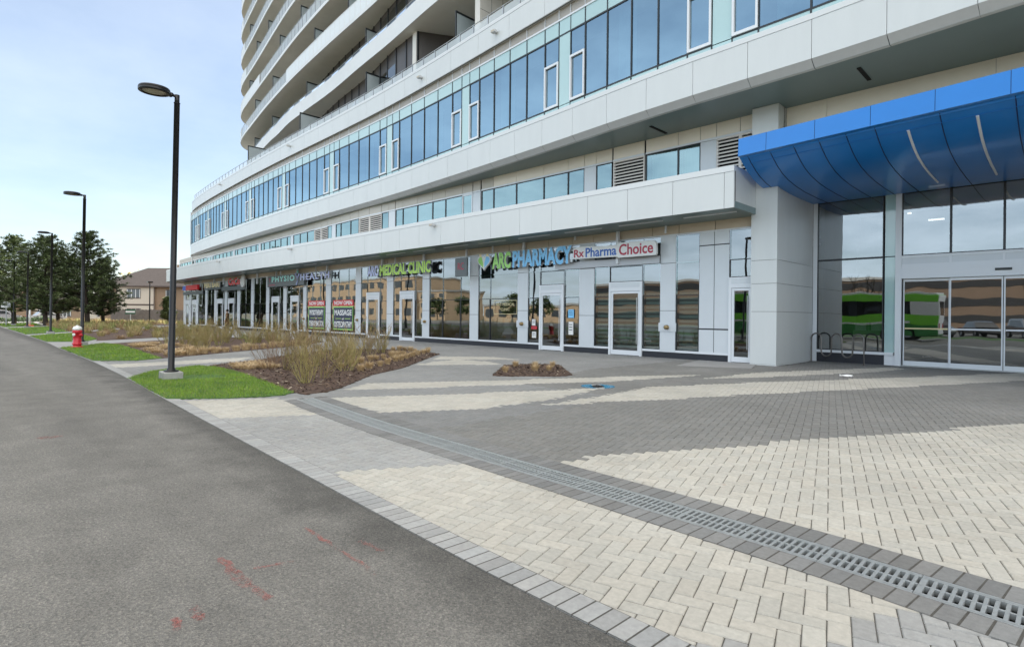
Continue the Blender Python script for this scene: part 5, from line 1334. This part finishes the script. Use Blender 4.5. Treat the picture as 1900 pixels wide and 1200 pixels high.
# second bed: row of clipped tufts along its walkway, low tufts at the lawn end
sp = [(-21.5-.0-(26.02-21.41)*i/13-.35, 5.7+(11.99-5.48)*i/13) for i in range(1, 14)]
pr = [tuft_mesh('grass_tuft', 300, .27, .13, .15, STRAW, .015) for _ in range(2)]
scatter(pr, sp, 'clipped straw coloured tuft in the row beside the walkway edge of the second bed', 'grass tuft', 'clipped tufts in the second bed')
sp = [rand_in([(-30.5, 5.9), (-22.0, 5.4), (-23.0, 7.6), (-32.5, 7.3)]) for _ in range(34)]
pr = [tuft_mesh('grass_tuft', 200, .2, .2, .28, STRAW, .018) for _ in range(2)]
scatter(pr, sp, 'low dry grass tuft spread over the lawn end of the second bed', 'grass tuft', 'low dry tufts in the second bed')

# dogwood-like shrubs: many thin forking stems
def shrub_mesh(name, n, h, cols, lean=.45, r0=.009, base=.16):
    B = MB()
    def stem(p, d, L, r, c, lev):
        pts = [p]; q = p.copy(); v = d.copy(); k = 5 if lev == 0 else 3
        for i in range(k):
            v = (v+Vector((random.uniform(-.22, .22), random.uniform(-.22, .22), .07))).normalized(); q = q+v*L/k; pts.append(q.copy())
        B.tube(pts, r, 3, 0, c, False, r*.4)
        if lev < 2:
            for i in range(1, len(pts)):
                for _ in range(2 if lev == 0 else 1):
                    if random.random() < .75:
                        a = random.uniform(0, 6.28); dd = (v+Vector((math.cos(a), math.sin(a), .35))*.6).normalized()
                        stem(pts[i].copy(), dd, L*random.uniform(.25, .5), r*.6, mix3(c, cols[2], .25*(lev+1)), lev+1)
        elif random.random() < .8:
            e = pts[-1]
            for _ in range(2):
                a = random.uniform(0, 6.28); u = Vector((math.cos(a), math.sin(a), random.uniform(-.3, .8)))*.022; s_ = Vector((-math.sin(a), math.cos(a), .2))*.009
                B.face([e-s_, e+u*.5-s_*.4, e+u, e+s_], 0, mix3(cols[3], cols[2], random.random()))
    for _ in range(n):
        a = random.uniform(0, 6.28); t = random.uniform(.05, lean); q = base*math.sqrt(random.random())
        stem(Vector((q*math.cos(a), q*math.sin(a), 0)), Vector((math.cos(a)*t, math.sin(a)*t, 1)).normalized(), h*random.uniform(.6, 1.05), r0, mix3(cols[0], cols[1], random.random()), 0)
    return B.build(name, M['stem'], base=(0, 0, 0))
GC = ((.40, .34, .13), (.29, .26, .09), (.34, .22, .11), (.36, .33, .11)); RC = ((.26, .16, .09), (.20, .13, .07), (.30, .17, .10), (.22, .2, .07))
GB = ((.30, .24, .11), (.22, .17, .08), (.32, .19, .10), (.27, .24, .09))
pg = [shrub_mesh('shrub', n_, h_, cc_, .95, .0105) for n_, h_, cc_ in ((14, .92, GC), (9, .7, GB), (12, .8, GC), (11, 1.0, GB))]; prd = [shrub_mesh('shrub', 9, .62, RC, .8, .007)]
spots = [(-11.78,5.55),(-12.43,6.19),(-13.66,7.5),(-14.3,6.9),(-15.3,7.4),(-16.36,7.9),(-17.32,8.92),(-18.4,9.9),(-19.64,10.88),(-19.97,11.85),(-16.9,9.6),(-18.2,11.0),(-15.1,8.2),(-20.6,12.2),(-19.2,12.1),(-14.9,6.4)]
scatter(pg, spots, 'yellow green twiggy shrub with thin upright stems in the near mulch bed', 'shrub', 'twiggy shrubs in the near bed', .85, 1.15)
scatter(prd, [(-15.18,6.1),(-15.9,6.7),(-17.6,8.0)], 'reddish brown twiggy shrub on the lawn side of the near mulch bed', 'shrub', 'reddish shrubs in the near bed', .9, 1.1)
pg2 = [shrub_mesh('shrub', 12, .88, GC, .9, .013) for _ in range(2)]
spots = []
for _ in range(400):
    p = rand_in(BED['second'])
    if p[0] < -24.2 and p[1] > 7.2 and all((p[0]-q[0])**2+(p[1]-q[1])**2 > 1.25 for q in spots): spots.append(p)
    if len(spots) >= 24: break
scatter(pg2, spots, 'yellow green twiggy shrub in the second bed beyond the first walkway', 'shrub', 'twiggy shrubs in the second bed', .8, 1.2)
# tall ornamental grass
PAL = (GOLD, ((.42, .29, .15), (.30, .20, .10)), ((.33, .34, .11), (.20, .24, .07)))
def tallgrass(n, h, w, k=0): return tuft_mesh('ornamental_grass', n, h, .24, .48, PAL[k % 3], w, 3)
pt = [tallgrass(120, h_, .02, k) for k, h_ in enumerate((.62, .42, .72, .5, .36))]
spots = []
for _ in range(900):
    p = rand_in(BED['third'])
    if p[1] > 6.8 and all((p[0]-q[0])**2+(p[1]-q[1])**2 > 1.9 for q in spots): spots.append(p)
    if len(spots) >= 60: break
scatter(pt, spots, 'tall golden ornamental grass clump in the third planting bed', 'grass clump', 'golden grasses in the third bed', .7, 1.15)
pt = [tallgrass(100, .6, .022, k) for k in range(3)]
spots = [rand_in([(-27, 11.6), (-30, 14.6), (-38, 12), (-36, 9)]) for _ in range(16)]
scatter(pt, spots, 'tall golden ornamental grass clump at the shop end of the second bed', 'grass clump', 'golden grasses in the second bed', .6, 1.0)
B = MB()
for key, n in (('fourth', 210), ('far', 300)):
    for _ in range(n):
        x, y = rand_in(BED[key])
        if key == 'far' and y > 24: continue
        kk = random.randint(0, 2)
        for _ in range(26):
            a = random.uniform(0, 6.28); q = .4*math.sqrt(random.random())
            blade(B, x+q*math.cos(a), y+q*math.sin(a), 0, random.uniform(.25, .7), .05, .45*random.random(), a, mix3(PAL[kk][0], PAL[kk][1], random.random()), 2)
tag(B.build('meadow_grass', M['straw']), kind='stuff')

# ------------------------------------------------------------------ pines and other trees
def pine(loc, h, wd, label, seed, cols=((.045, .075, .035), (.19, .235, .09)), group='pines at the end of the path', name='pine_tree', cl=.2):
    random.seed(seed)
    t = empty(name, loc, label, 'tree', group); x0, y0, z0 = loc
    b = MB(); pts = [(x0+.15*math.sin(k), y0+.12*math.cos(k*1.3), z0+h*.95*k/6) for k in range(7)]
    b.tube(pts, h*.026, 9, r1=.03)
    B = MB(); nb = 88
    for i in range(nb):
        f = .13+.86*(i/nb)**.95; z = z0+h*f; a = i*2.4+random.uniform(-.4, .4)
        L = wd*min(1, (.62+2.2*(f-.13)))*(1.03-f)**.72*random.uniform(.62, 1.1)
        L = max(L, .3); d = Vector((math.cos(a), math.sin(a), random.uniform(-.02, .12)+.35*f))
        up = .12+.10*f
        P = [Vector((x0, y0, z))+d*L*s_+Vector((0, 0, up*L*s_*s_)) for s_ in (0, .35, .7, 1)]
        b.tube(P, .055*(1.1-f)+.015, 5, r1=.012, caps=False)
        nc = int(5+L*4.2); gb = random.random()
        for j in range(nc):
            s_ = .28+.75*(j+random.random())/nc; w_ = .10+.10*L*s_
            c0 = Vector((x0, y0, z))+d*L*s_+Vector((random.gauss(0, w_), random.gauss(0, w_), up*L*s_*s_+random.gauss(.06, .08)))
            g = .5*gb+.5*random.random(); rr = random.uniform(.2, .36)
            for _ in range(32):
                u = Vector((random.gauss(0, 1), random.gauss(0, 1), random.gauss(.7, .6))); u.normalize()
                p = c0+Vector((u.x*rr, u.y*rr, u.z*rr*.6))*random.uniform(.1, .8); L2 = cl*random.uniform(.7, 1.3); s2 = Vector((-u.y, u.x, .1)).normalized()*.042
                B.face([p-s2, p+s2, p+u*L2], 0, mix3(cols[0], cols[1], min(1, max(0, g*.65+.35*random.random()))))
    b.build('trunk', M['bark'], t); B.build('crown', M['needle'], t)
    return t
pine((-76.5, 11.0, 0), 10.0, 5.5, 'tallest broad dark pine right behind the second lamp, rightmost big one', 11)
pine((-78.0, 7.6, 0), 9.2, 6.2, 'broad dark pine behind the third lamp, left of the tallest pine', 12)
pine((-86.0, 5.6, 0), 9.8, 5.6, 'dark pine with an upright tip behind the farthest lamps', 13)
pine((-79.5, 12.9, 0), 7.4, 3.3, 'lower dark pine with several trunks, closest to the house', 14)
pine((-84.0, 2.6, 0), 8.6, 5.6, 'dark pine cut by the left edge of the view', 15)
pine((-90.0, 10.0, 0), 8.8, 6.0, 'dark pine half hidden between the two broad pines', 16)
pine((-90.9, 22.3, 0), 3.4, 1.3, 'small conical conifer in front of the wooden fence', 17, group=None, name='conifer', cl=.18)
def leafy(loc, h, wd, label, seed, cols, group=None, n=2600, name='leafy_tree', ls=.22):
    random.seed(seed); t = empty(name, loc, label, 'tree', group); x0, y0, z0 = loc
    b = MB(); b.tube([(x0, y0, z0), (x0+.1, y0, z0+h*.3), (x0, y0+.1, z0+h*.6)], h*.03, 8, r1=.06); B = MB(); cs = []
    for i in range(16):
        a = i*2.4; f = random.uniform(.35, .95); q = wd*math.sin(f*math.pi*.93)**.6*random.uniform(.3, 1); c = Vector((x0+q*math.cos(a), y0+q*math.sin(a), z0+h*f)); cs.append(c)
        b.tube([(x0, y0, z0+h*min(.55, f*.7)), tuple(c)], .06, 5, r1=.015, caps=False)
    for _ in range(n):
        c = random.choice(cs); u = Vector((random.gauss(0, .42), random.gauss(0, .42), random.gauss(0, .34)))*wd*.42; p = c+u
        a, e = random.uniform(0, 6.28), random.uniform(-1, 1); d = Vector((math.cos(a)*math.cos(e), math.sin(a)*math.cos(e), math.sin(e)))*ls; s2 = Vector((-math.sin(a), math.cos(a), random.uniform(-.5, .5)))*ls*.5
        B.face([p-d, p-s2, p+d, p+s2], 0, mix3(cols[0], cols[1], random.random()))
    b.build('trunk', M['bark'], t)
    if n: B.build('crown', M['needle'], t)
    return t
leafy((-141, 28.5, 0), 9.5, 3.6, 'yellowing leafy tree behind the left end of the house', 21, ((.30, .24, .04), (.42, .33, .07)), n=2400, ls=.3)
leafy((-146, 40.0, 0), 11.0, 4.0, 'green leafy tree top showing above the house roof', 22, ((.09, .13, .03), (.18, .22, .06)), n=2400, ls=.3)
random.seed(99)
for i, (x, y) in enumerate(((-96, 4.4), (-98, 7.2), (-101, 9.4))):
    B = MB()
    for _ in range(900):
        a = random.uniform(0, 6.28); q = math.sqrt(random.random()); zz_ = random.uniform(.0, 1)
        p = Vector((1.5*q*math.cos(a), 1.5*q*math.sin(a), .1+.75*zz_*(1.1-.6*q))); u = Vector((random.gauss(0, 1), random.gauss(0, 1), random.gauss(0, 1))).normalized()*.12; s2 = Vector((-u.y, u.x, .05))*.6
        B.face([p-u, p-s2, p+u, p+s2], 0, mix3((.03, .065, .02), (.07, .12, .035), random.random()))
    o = B.build('hedge_shrub', M['needle'], base=(0, 0, 0)); o.location = (x, y, 0); tag(o, ['low dark green bush at the far end of the path, leftmost', 'low dark green bush at the far end of the path under the pines, middle one', 'low dark green bush under the pines, rightmost of three'][i], 'bush', 'low bushes under the pines')

# ------------------------------------------------------------------ house, fence, far buildings
M['hroof'] = mat('brown_shingles', (.055, .045, .042), .9, var=.2, vscale=3); M['stucco'] = mat('cream_stucco', (.60, .53, .44), .9, var=.04); M['brickwall'] = mat('tan_brick', (.30, .21, .14), .9, var=.12, vscale=6); M['trimdark'] = mat('brown_trim', (.09, .065, .055), .7)
M['fence'] = mat('weathered_fence', (.20, .175, .155), .9, var=.2, vscale=2); M['farglass'] = mat('house_window', (.06, .07, .08), .08, spec=.8)
def house(loc, rz, W_, D_, he, hr, label, walls=('stucco', 'brickwall'), detail=True):
    t = empty('house', loc, label, 'house', 'houses beyond the trees', rz=rz)
    B0 = (0, 0, 0)
    def bl(b, n, m, p=t): return b.build(n, m, p, base=B0)
    w3 = W_/3
    b = MB(); b.box(-W_/2, -W_/2+.55*w3, 0, D_, 0, he, 1); b.box(-W_/2+.55*w3, -W_/2+1.75*w3, -.25, D_, 0, he, 0); b.box(-W_/2+1.75*w3, W_/2, 0, D_, 0, he, 1)
    bl(b, 'wall', [M[walls[0]], M[walls[1]]])
    b = MB(); e = .5; x0, x1, y0, y1 = -W_/2-e, W_/2+e, -.75, D_+e; rx0, rx1, ym = -W_/2+W_*.33, W_/2-W_*.28, D_/2
    b.face([(x0, y0, he), (x1, y0, he), (rx1, ym, hr), (rx0, ym, hr)]); b.face([(x1, y1, he), (x0, y1, he), (rx0, ym, hr), (rx1, ym, hr)])
    b.face([(x0, y1, he), (x0, y0, he), (rx0, ym, hr)]); b.face([(x1, y0, he), (x1, y1, he), (rx1, ym, hr)]); b.box(x0, x1, y0, y1, he-.22, he-.002, 1)
    rf = bl(b, 'roof', [M['hroof'], M['trimdark']])
    b = MB(); b.box(rx1-.9, rx1-.1, ym-.4, ym+.4, hr-.9, hr+.6); bl(b, 'chimney', M['brickwall'], rf)
    for (xc, zc, ww, hh, yy) in ((-W_/2+1.1*w3, he-1.35, 2.2, 1.5, -.25), (-W_/2+1.1*w3, 1.3, 2.4, 1.5, -.25), (W_/2-.75*w3, he-1.4, 1.6, 1.4, 0), (W_/2-.75*w3, 1.3, 2.2, 1.4, 0), (-W_/2+.28*w3, he-1.5, .7, 1.2, 0)):
        b = MB(); b.box(xc-ww/2-.1, xc+ww/2+.1, yy-.06, yy-.002, zc-hh/2-.1, zc+hh/2+.1, 1)
        n = 3 if ww > 2 else 2
        for k in range(n): b.box(xc-ww/2+ww/n*k+.06, xc-ww/2+ww/n*(k+1)-.06, yy-.075, yy-.062, zc-hh/2+.05, zc+hh/2-.05, 0)
        for k in range(n+1): b.box(xc-ww/2+ww/n*k-.05, xc-ww/2+ww/n*k+.05, yy-.08, yy-.064, zc-hh/2, zc+hh/2, 2)
        bl(b, 'window', [M['farglass'], M['trimdark'], M['white']])
    b = MB(); b.box(-W_/2+.55*w3-.08, -W_/2+.55*w3+.08, -.29, -.252, 0, he-.2); b.box(-W_/2+1.75*w3-.08, -W_/2+1.75*w3+.08, -.29, -.252, 0, he-.2); b.box(-W_/2+.55*w3+.081, -W_/2+1.75*w3-.081, -.285, -.252, he*.44, he*.48); bl(b, 'timber_trim', M['trimdark'])
    return t
house((-115.5, 25.2, 0), R(45), 16.5, 9, 6.1, 9.6, 'two storey cream and tan brick house with a brown hip roof behind the wooden fence')
house((-148, 20.0, 0), R(45), 20, 10, 3.6, 5.4, 'low tan house glimpsed through gaps under the pine crowns', walls=('brickwall', 'stucco'))
house((-160, 6.0, 0), R(45), 18, 10, 3.4, 5.0, 'low cream house far behind the leftmost pines', walls=('stucco', 'brickwall'))
b = MB(); P, Q = Vector((-101.5, 17.5)), Vector((-86, 33)); n = 90; d = (Q-P)/n
for k in range(n):
    a = P+d*k; c = P+d*(k+.94); b.wall(tuple(a), tuple(c), .05, 1.85+.05*(k % 2), .03, 0)
    if k % 12 == 0: b.wall(tuple(a), tuple(P+d*(k+.6)), 0, 2.0, .12, 0, -.03)
t = empty('wooden_fence', (-94, 25, 0), 'weathered grey brown wooden fence in front of the two storey house', 'fence'); b.build('board_panel', M['fence'], t)
# sign boards and marker
def board(loc, rz, w_, h_, z, mats, label, words=None):
    t = empty('sign_board', loc, label, 'sign', 'small roadside signs', rz=rz)
    b = MB(); b.box(-.04, .04, -.04, .04, 0, z+h_/2); b.build('post', M['rail'], t, base=(0, 0, 0))
    b = MB(); b.box(-w_/2, w_/2, -.08, -.05, z-h_/2, z+h_/2, 0); b.box(-w_/2+.06, w_/2-.06, -.085, -.081, z-h_*.18, z+h_*.18, 1); b.build('face', mats, t, base=(0, 0, 0))
board((-80.3, 4.7, 0), R(50), .95, .6, 2.15, [M['white'], M['rail']], 'small white board sign on a thin post at the far end of the path')
board((-98.0, 19.3, 0), R(45), 1.5, .7, 1.55, [mat('dark_green_sign', (.02, .10, .05), .5), M['white']], 'dark green and white sign in front of the fence end')
t = empty('marker_post', (-74.2, 6.1, 0), 'white marker post with an orange base between two lamps', 'marker post')
b = MB(); b.lathe([(0, .1), (.09, .1), (.08, 1.55), (.05, 1.62), (0, 1.62)], 10, 0, (-74.2, 6.1, 0)); b.build('post', M['white'], t)
b = MB(); b.prism([(-74.55, 5.8), (-73.85, 5.8), (-73.85, 6.4), (-74.55, 6.4)], 0, .1); b.build('base', mat('orange_rubber', (.7, .16, .04), .7), t)

# ------------------------------------------------------------------ vehicles
M['tyre'] = mat('tyre', (.015, .015, .016), .8); M['rim'] = mat('alloy', (.4, .4, .42), .35, .8); M['carglass'] = mat('car_glass', (.01, .012, .014), .05, spec=.8); M['tail'] = mat('tail_lamp', (.45, .01, .01), .2); M['head'] = mat('head_lamp', (.75, .77, .8), .1)
def wheel(t, x, y, r, w_):
    b = MB(); b.lathe([(r*.6, -w_/2), (r*.95, -w_/2), (r, -w_*.35), (r, w_*.35), (r*.95, w_/2), (r*.6, w_/2)], 20, 0, (x, y, r), 'y'); o = b.build('wheel', M['tyre'], t, base=(0, 0, 0))
    b = MB(); s_ = -1 if y < 0 else 1
    b.lathe([(0, s_*w_*.42), (r*.2, s_*w_*.46), (r*.55, s_*w_*.36), (r*.62, s_*w_*.45)], 16, 0, (x, y, r), 'y'); b.build('rim', M['rim'], o, base=(0, 0, 0))
def car(loc, rz, col, label, suv=False, group='parked cars'):
    t = empty('parked_car', loc, label, 'car', group, rz=rz); m = mat('car_paint', col, .25, .3, coat=.6)
    hh = 1.0 if suv else .86; top = 1.66 if suv else 1.42
    low = [(-2.2, .45), (-2.25, .7), (-2.15, hh), (-1.2, hh+.04), (1.0, hh+.02), (1.95, hh-.14), (2.2, .72), (2.22, .42), (1.9, .28), (-1.9, .28)]
    b = MB()
    rows = []
    for y, s_ in ((-.88, .93), (-.92, 1), (.92, 1), (.88, .93)): rows.append([(x*(.985 if s_ < 1 else 1), y, .28+(z-.28)*s_) for x, z in low])
    b.grid(rows, 0, True, sm=False); b.face([p for p in rows[0]]); b.face([p for p in rows[-1]][::-1])
    b.build('body', m, t, base=(0, 0, 0), bevel=.04)
    cab = [(-1.75 if suv else -1.5, hh), (-1.6 if suv else -1.0, top-.05), (-1.3 if suv else -.7, top), (.3, top), (.55, top-.06), (1.25, hh)]
    b = MB(); rows = [[(x, y*(1-.22*(z-hh)/(top-hh)), z) for x, z in cab] for y in (-.86, .86)]
    b.grid(rows, 0, True, sm=False); b.face(rows[0]); b.face(rows[1][::-1]); b.build('cabin', m, t, base=(0, 0, 0), bevel=.04)
    b = MB()
    for y in (-1, 1):
        q = [(-1.45 if suv else -1.05, hh+.05), (-1.35 if suv else -.75, top-.14), (.35, top-.14), (1.0, hh+.05)]
        b.face([(x, y*(.868-.19*(z-hh)/(top-hh)), z) for x, z in (q if y < 0 else q[::-1])])
    b.face([(.60, -.62, top-.12), (.60, .62, top-.12), (1.24, .78, hh+.05), (1.24, -.78, hh+.05)])
    b.build('window', M['carglass'], t, base=(0, 0, 0))
    for x in (-1.4, 1.38):
        for y in (-.84, .84): wheel(t, x, y, .34, .22)
    for y in (-.66, .66):
        b = MB(); b.box(2.12, 2.225, y-.2, y+.2, .62, .78); b.build('headlight', M['head'], t, base=(0, 0, 0))
        b = MB(); b.box(-2.26, -2.15, y-.2, y+.2, .72, .9); b.build('tail_light', M['tail'], t, base=(0, 0, 0))
    return t
car((-109, 10.9, 0), R(100), (.30, .31, .32), 'grey car parked behind the pines left of the broad trunk', False, 'cars behind the pines')
car((-113, 6.0, 0), R(95), (.22, .22, .24), 'dark grey car parked behind the pines near the white marker', True, 'cars behind the pines')
for i, (x, y) in enumerate(((-9.5, -20.6), (-6.4, -22.6), (-3.3, -24.4), (.0, -26.4))):
    car((x, y, -.03), R(62), (.012, .012, .014) if i != 2 else (.2, .2, .21), ['black car reflected in the sliding doors, nearest of its row', 'second black car of the row reflected in the sliding doors', 'grey car in the row reflected in the sliding doors', 'last black car of the row reflected in the sliding doors'][i], i % 2 == 0, 'cars parked across the road')
# green and white coach standing on the road, mirrored in the entrance glass
t = empty('bus', (-13.2, -6.2, 0), 'green and white coach standing on the road opposite the entrance', 'bus')
M['bgreen'] = mat('bus_green', (.22, .66, .05), .3, coat=.4); M['bdark'] = mat('bus_dark_green', (.05, .26, .06), .3, coat=.4)
def bus_sec(z0, z1, m, b, x0=-6.1, x1=6.1, y=1.27): b.box(x0, x1, -y, y, z0, z1, m)
b = MB(); bus_sec(.35, 1.15, 1, b); bus_sec(1.15, 1.9, 0, b); bus_sec(2.85, 3.35, 0, b); b.box(4.6, 6.1, -1.27, 1.27, 1.9, 2.85, 2); b.box(6.1, 6.16, -1.22, 1.22, .5, 3.3, 2)
b.box(-6.0, 6.0, -1.2, 1.2, 3.35, 3.5, 2); b.build('body', [M['bgreen'], M['bdark'], M['white']], t, base=(0, 0, 0), bevel=.08)
b = MB()
for k in range(7): b.box(-6.05+1.52*k, -6.05+1.52*k+1.46, -1.26, 1.26, 1.9, 2.85)
b.build('window', M['carglass'], t, base=(0, 0, 0))
b = MB(); b.box(6.162, 6.17, -.95, .95, 1.9, 2.9); b.build('rear_window', M['carglass'], t, base=(0, 0, 0))
b = MB(); b.box(-6.1, 4.5, -1.285, -1.272, 1.2, 1.34); b.box(-6.1, 4.5, 1.272, 1.285, 1.2, 1.34); b.build('stripe', M['white'], t, base=(0, 0, 0))
for x in (-4.0, 3.2, 4.3):
    for y in (-1.12, 1.12): wheel(t, x, y, .5, .3)
for y in (-.95, .95):
    b = MB(); b.box(6.16, 6.2, y-.14, y+.14, .9, 1.3); b.build('tail_light', M['tail'], t, base=(0, 0, 0))

# ------------------------------------------------------------------ buildings across the road (seen mirrored in the glass)
M['oran'] = mat('warm_stucco', (.43, .315, .205), .9, var=.08, vscale=.3); M['obrick'] = mat('brown_precast', (.15, .105, .075), .9, var=.1, vscale=.4); M['odark'] = mat('dark_opening', (.02, .02, .022), .5)
def block(loc, W_, D_, H_, m, rows_, cols_, label, band=False):
    t = empty('building', loc, label, 'building', 'buildings across the road'); x0, y0 = loc[0], loc[1]
    b = MB(); b.box(x0-W_/2, x0+W_/2, y0-D_, y0, -.1, H_); b.build('wall', m, t)
    b = MB(); b.box(x0-W_/2-.2, x0+W_/2+.2, y0-D_-.2, y0+.2, H_, H_+.5); b.build('roof', M['conc'], t)
    fh = H_/rows_
    for r in range(rows_):
        if band:
            b = MB(); b.box(x0-W_/2+1, x0+W_/2-1, y0+.0, y0+.06, fh*r+fh*.42, fh*r+fh*.86); b.build('deck_opening', M['odark'], t)
        else:
            for c in range(cols_):
                xc = x0-W_/2+W_*(c+.5)/cols_
                b = MB(); b.box(xc-W_/cols_*.28, xc+W_/cols_*.28, y0, y0+.06, fh*r+fh*.3, fh*r+fh*.78); b.build('window', M['farglass'], t)
block((-202, -72, 0), 92, 20, 14, M['oran'], 3, 16, 'long warm tan building across the road, mirrored in the health clinic windows')
block((-146, -72, 0), 14, 16, 9, M['oran'], 3, 3, 'small tan apartment block across the road, mirrored left of the pharmacy')
block((-104, -72, 0), 34, 16, 4.2, M['oran'], 1, 7, 'single storey warm tan shop building across the road')
block((-68, -74, 0), 34, 20, 9, M['obrick'], 3, 0, 'brown deck building across the road, mirrored in the right shop doors', True)
block((-12, -62, 0), 62, 24, 7.8, M['obrick'], 3, 0, 'long brown parking garage across the road, mirrored in the sliding doors', True)
def bare_tree(loc, h, label, seed):
    random.seed(seed); t = empty('bare_tree', loc, label, 'tree', 'bare trees across the road'); b = MB()
    def br(p, d, L, r, lev):
        q = p+d*L; m_ = p+d*L*.5+Vector((random.uniform(-.1, .1), random.uniform(-.1, .1), 0))*L
        b.tube([p, m_, q], r, 5, 0, None, False, r*.6)
        if lev < 4:
            for _ in range(3): br(q if random.random() < .6 else m_, (d+Vector((random.uniform(-.8, .8), random.uniform(-.8, .8), random.uniform(-.1, .6)))).normalized(), L*random.uniform(.55, .8), r*.6, lev+1)
    br(Vector(loc), Vector((0, 0, 1)), h*.32, h*.018, 0); b.build('trunk', M['bark'], t)
bare_tree((-27, -17, 0), 8, 'bare tree across the road mirrored in the pharmacy door', 31)
bare_tree((-14, -15, 0), 7, 'bare tree across the road mirrored right of the pharmacy door', 32)
bare_tree((-2, -29, 0), 7.5, 'bare tree across the road mirrored in the sliding doors', 33)
for i, (x, y) in enumerate(((-96, -58), (-128, -60), (-118, -61), (-88, -60))):
    leafy((x, y, 0), 6.5, 2.6, ['dark tree in front of the tan apartment block across the road', 'second dark tree before the long tan building across the road', 'third dark tree before the long tan building across the road', 'dark tree by the single storey shop building across the road'][i], 40+i, ((.04, .07, .025), (.10, .13, .04)), 'trees across the road', 1300, ls=.34)
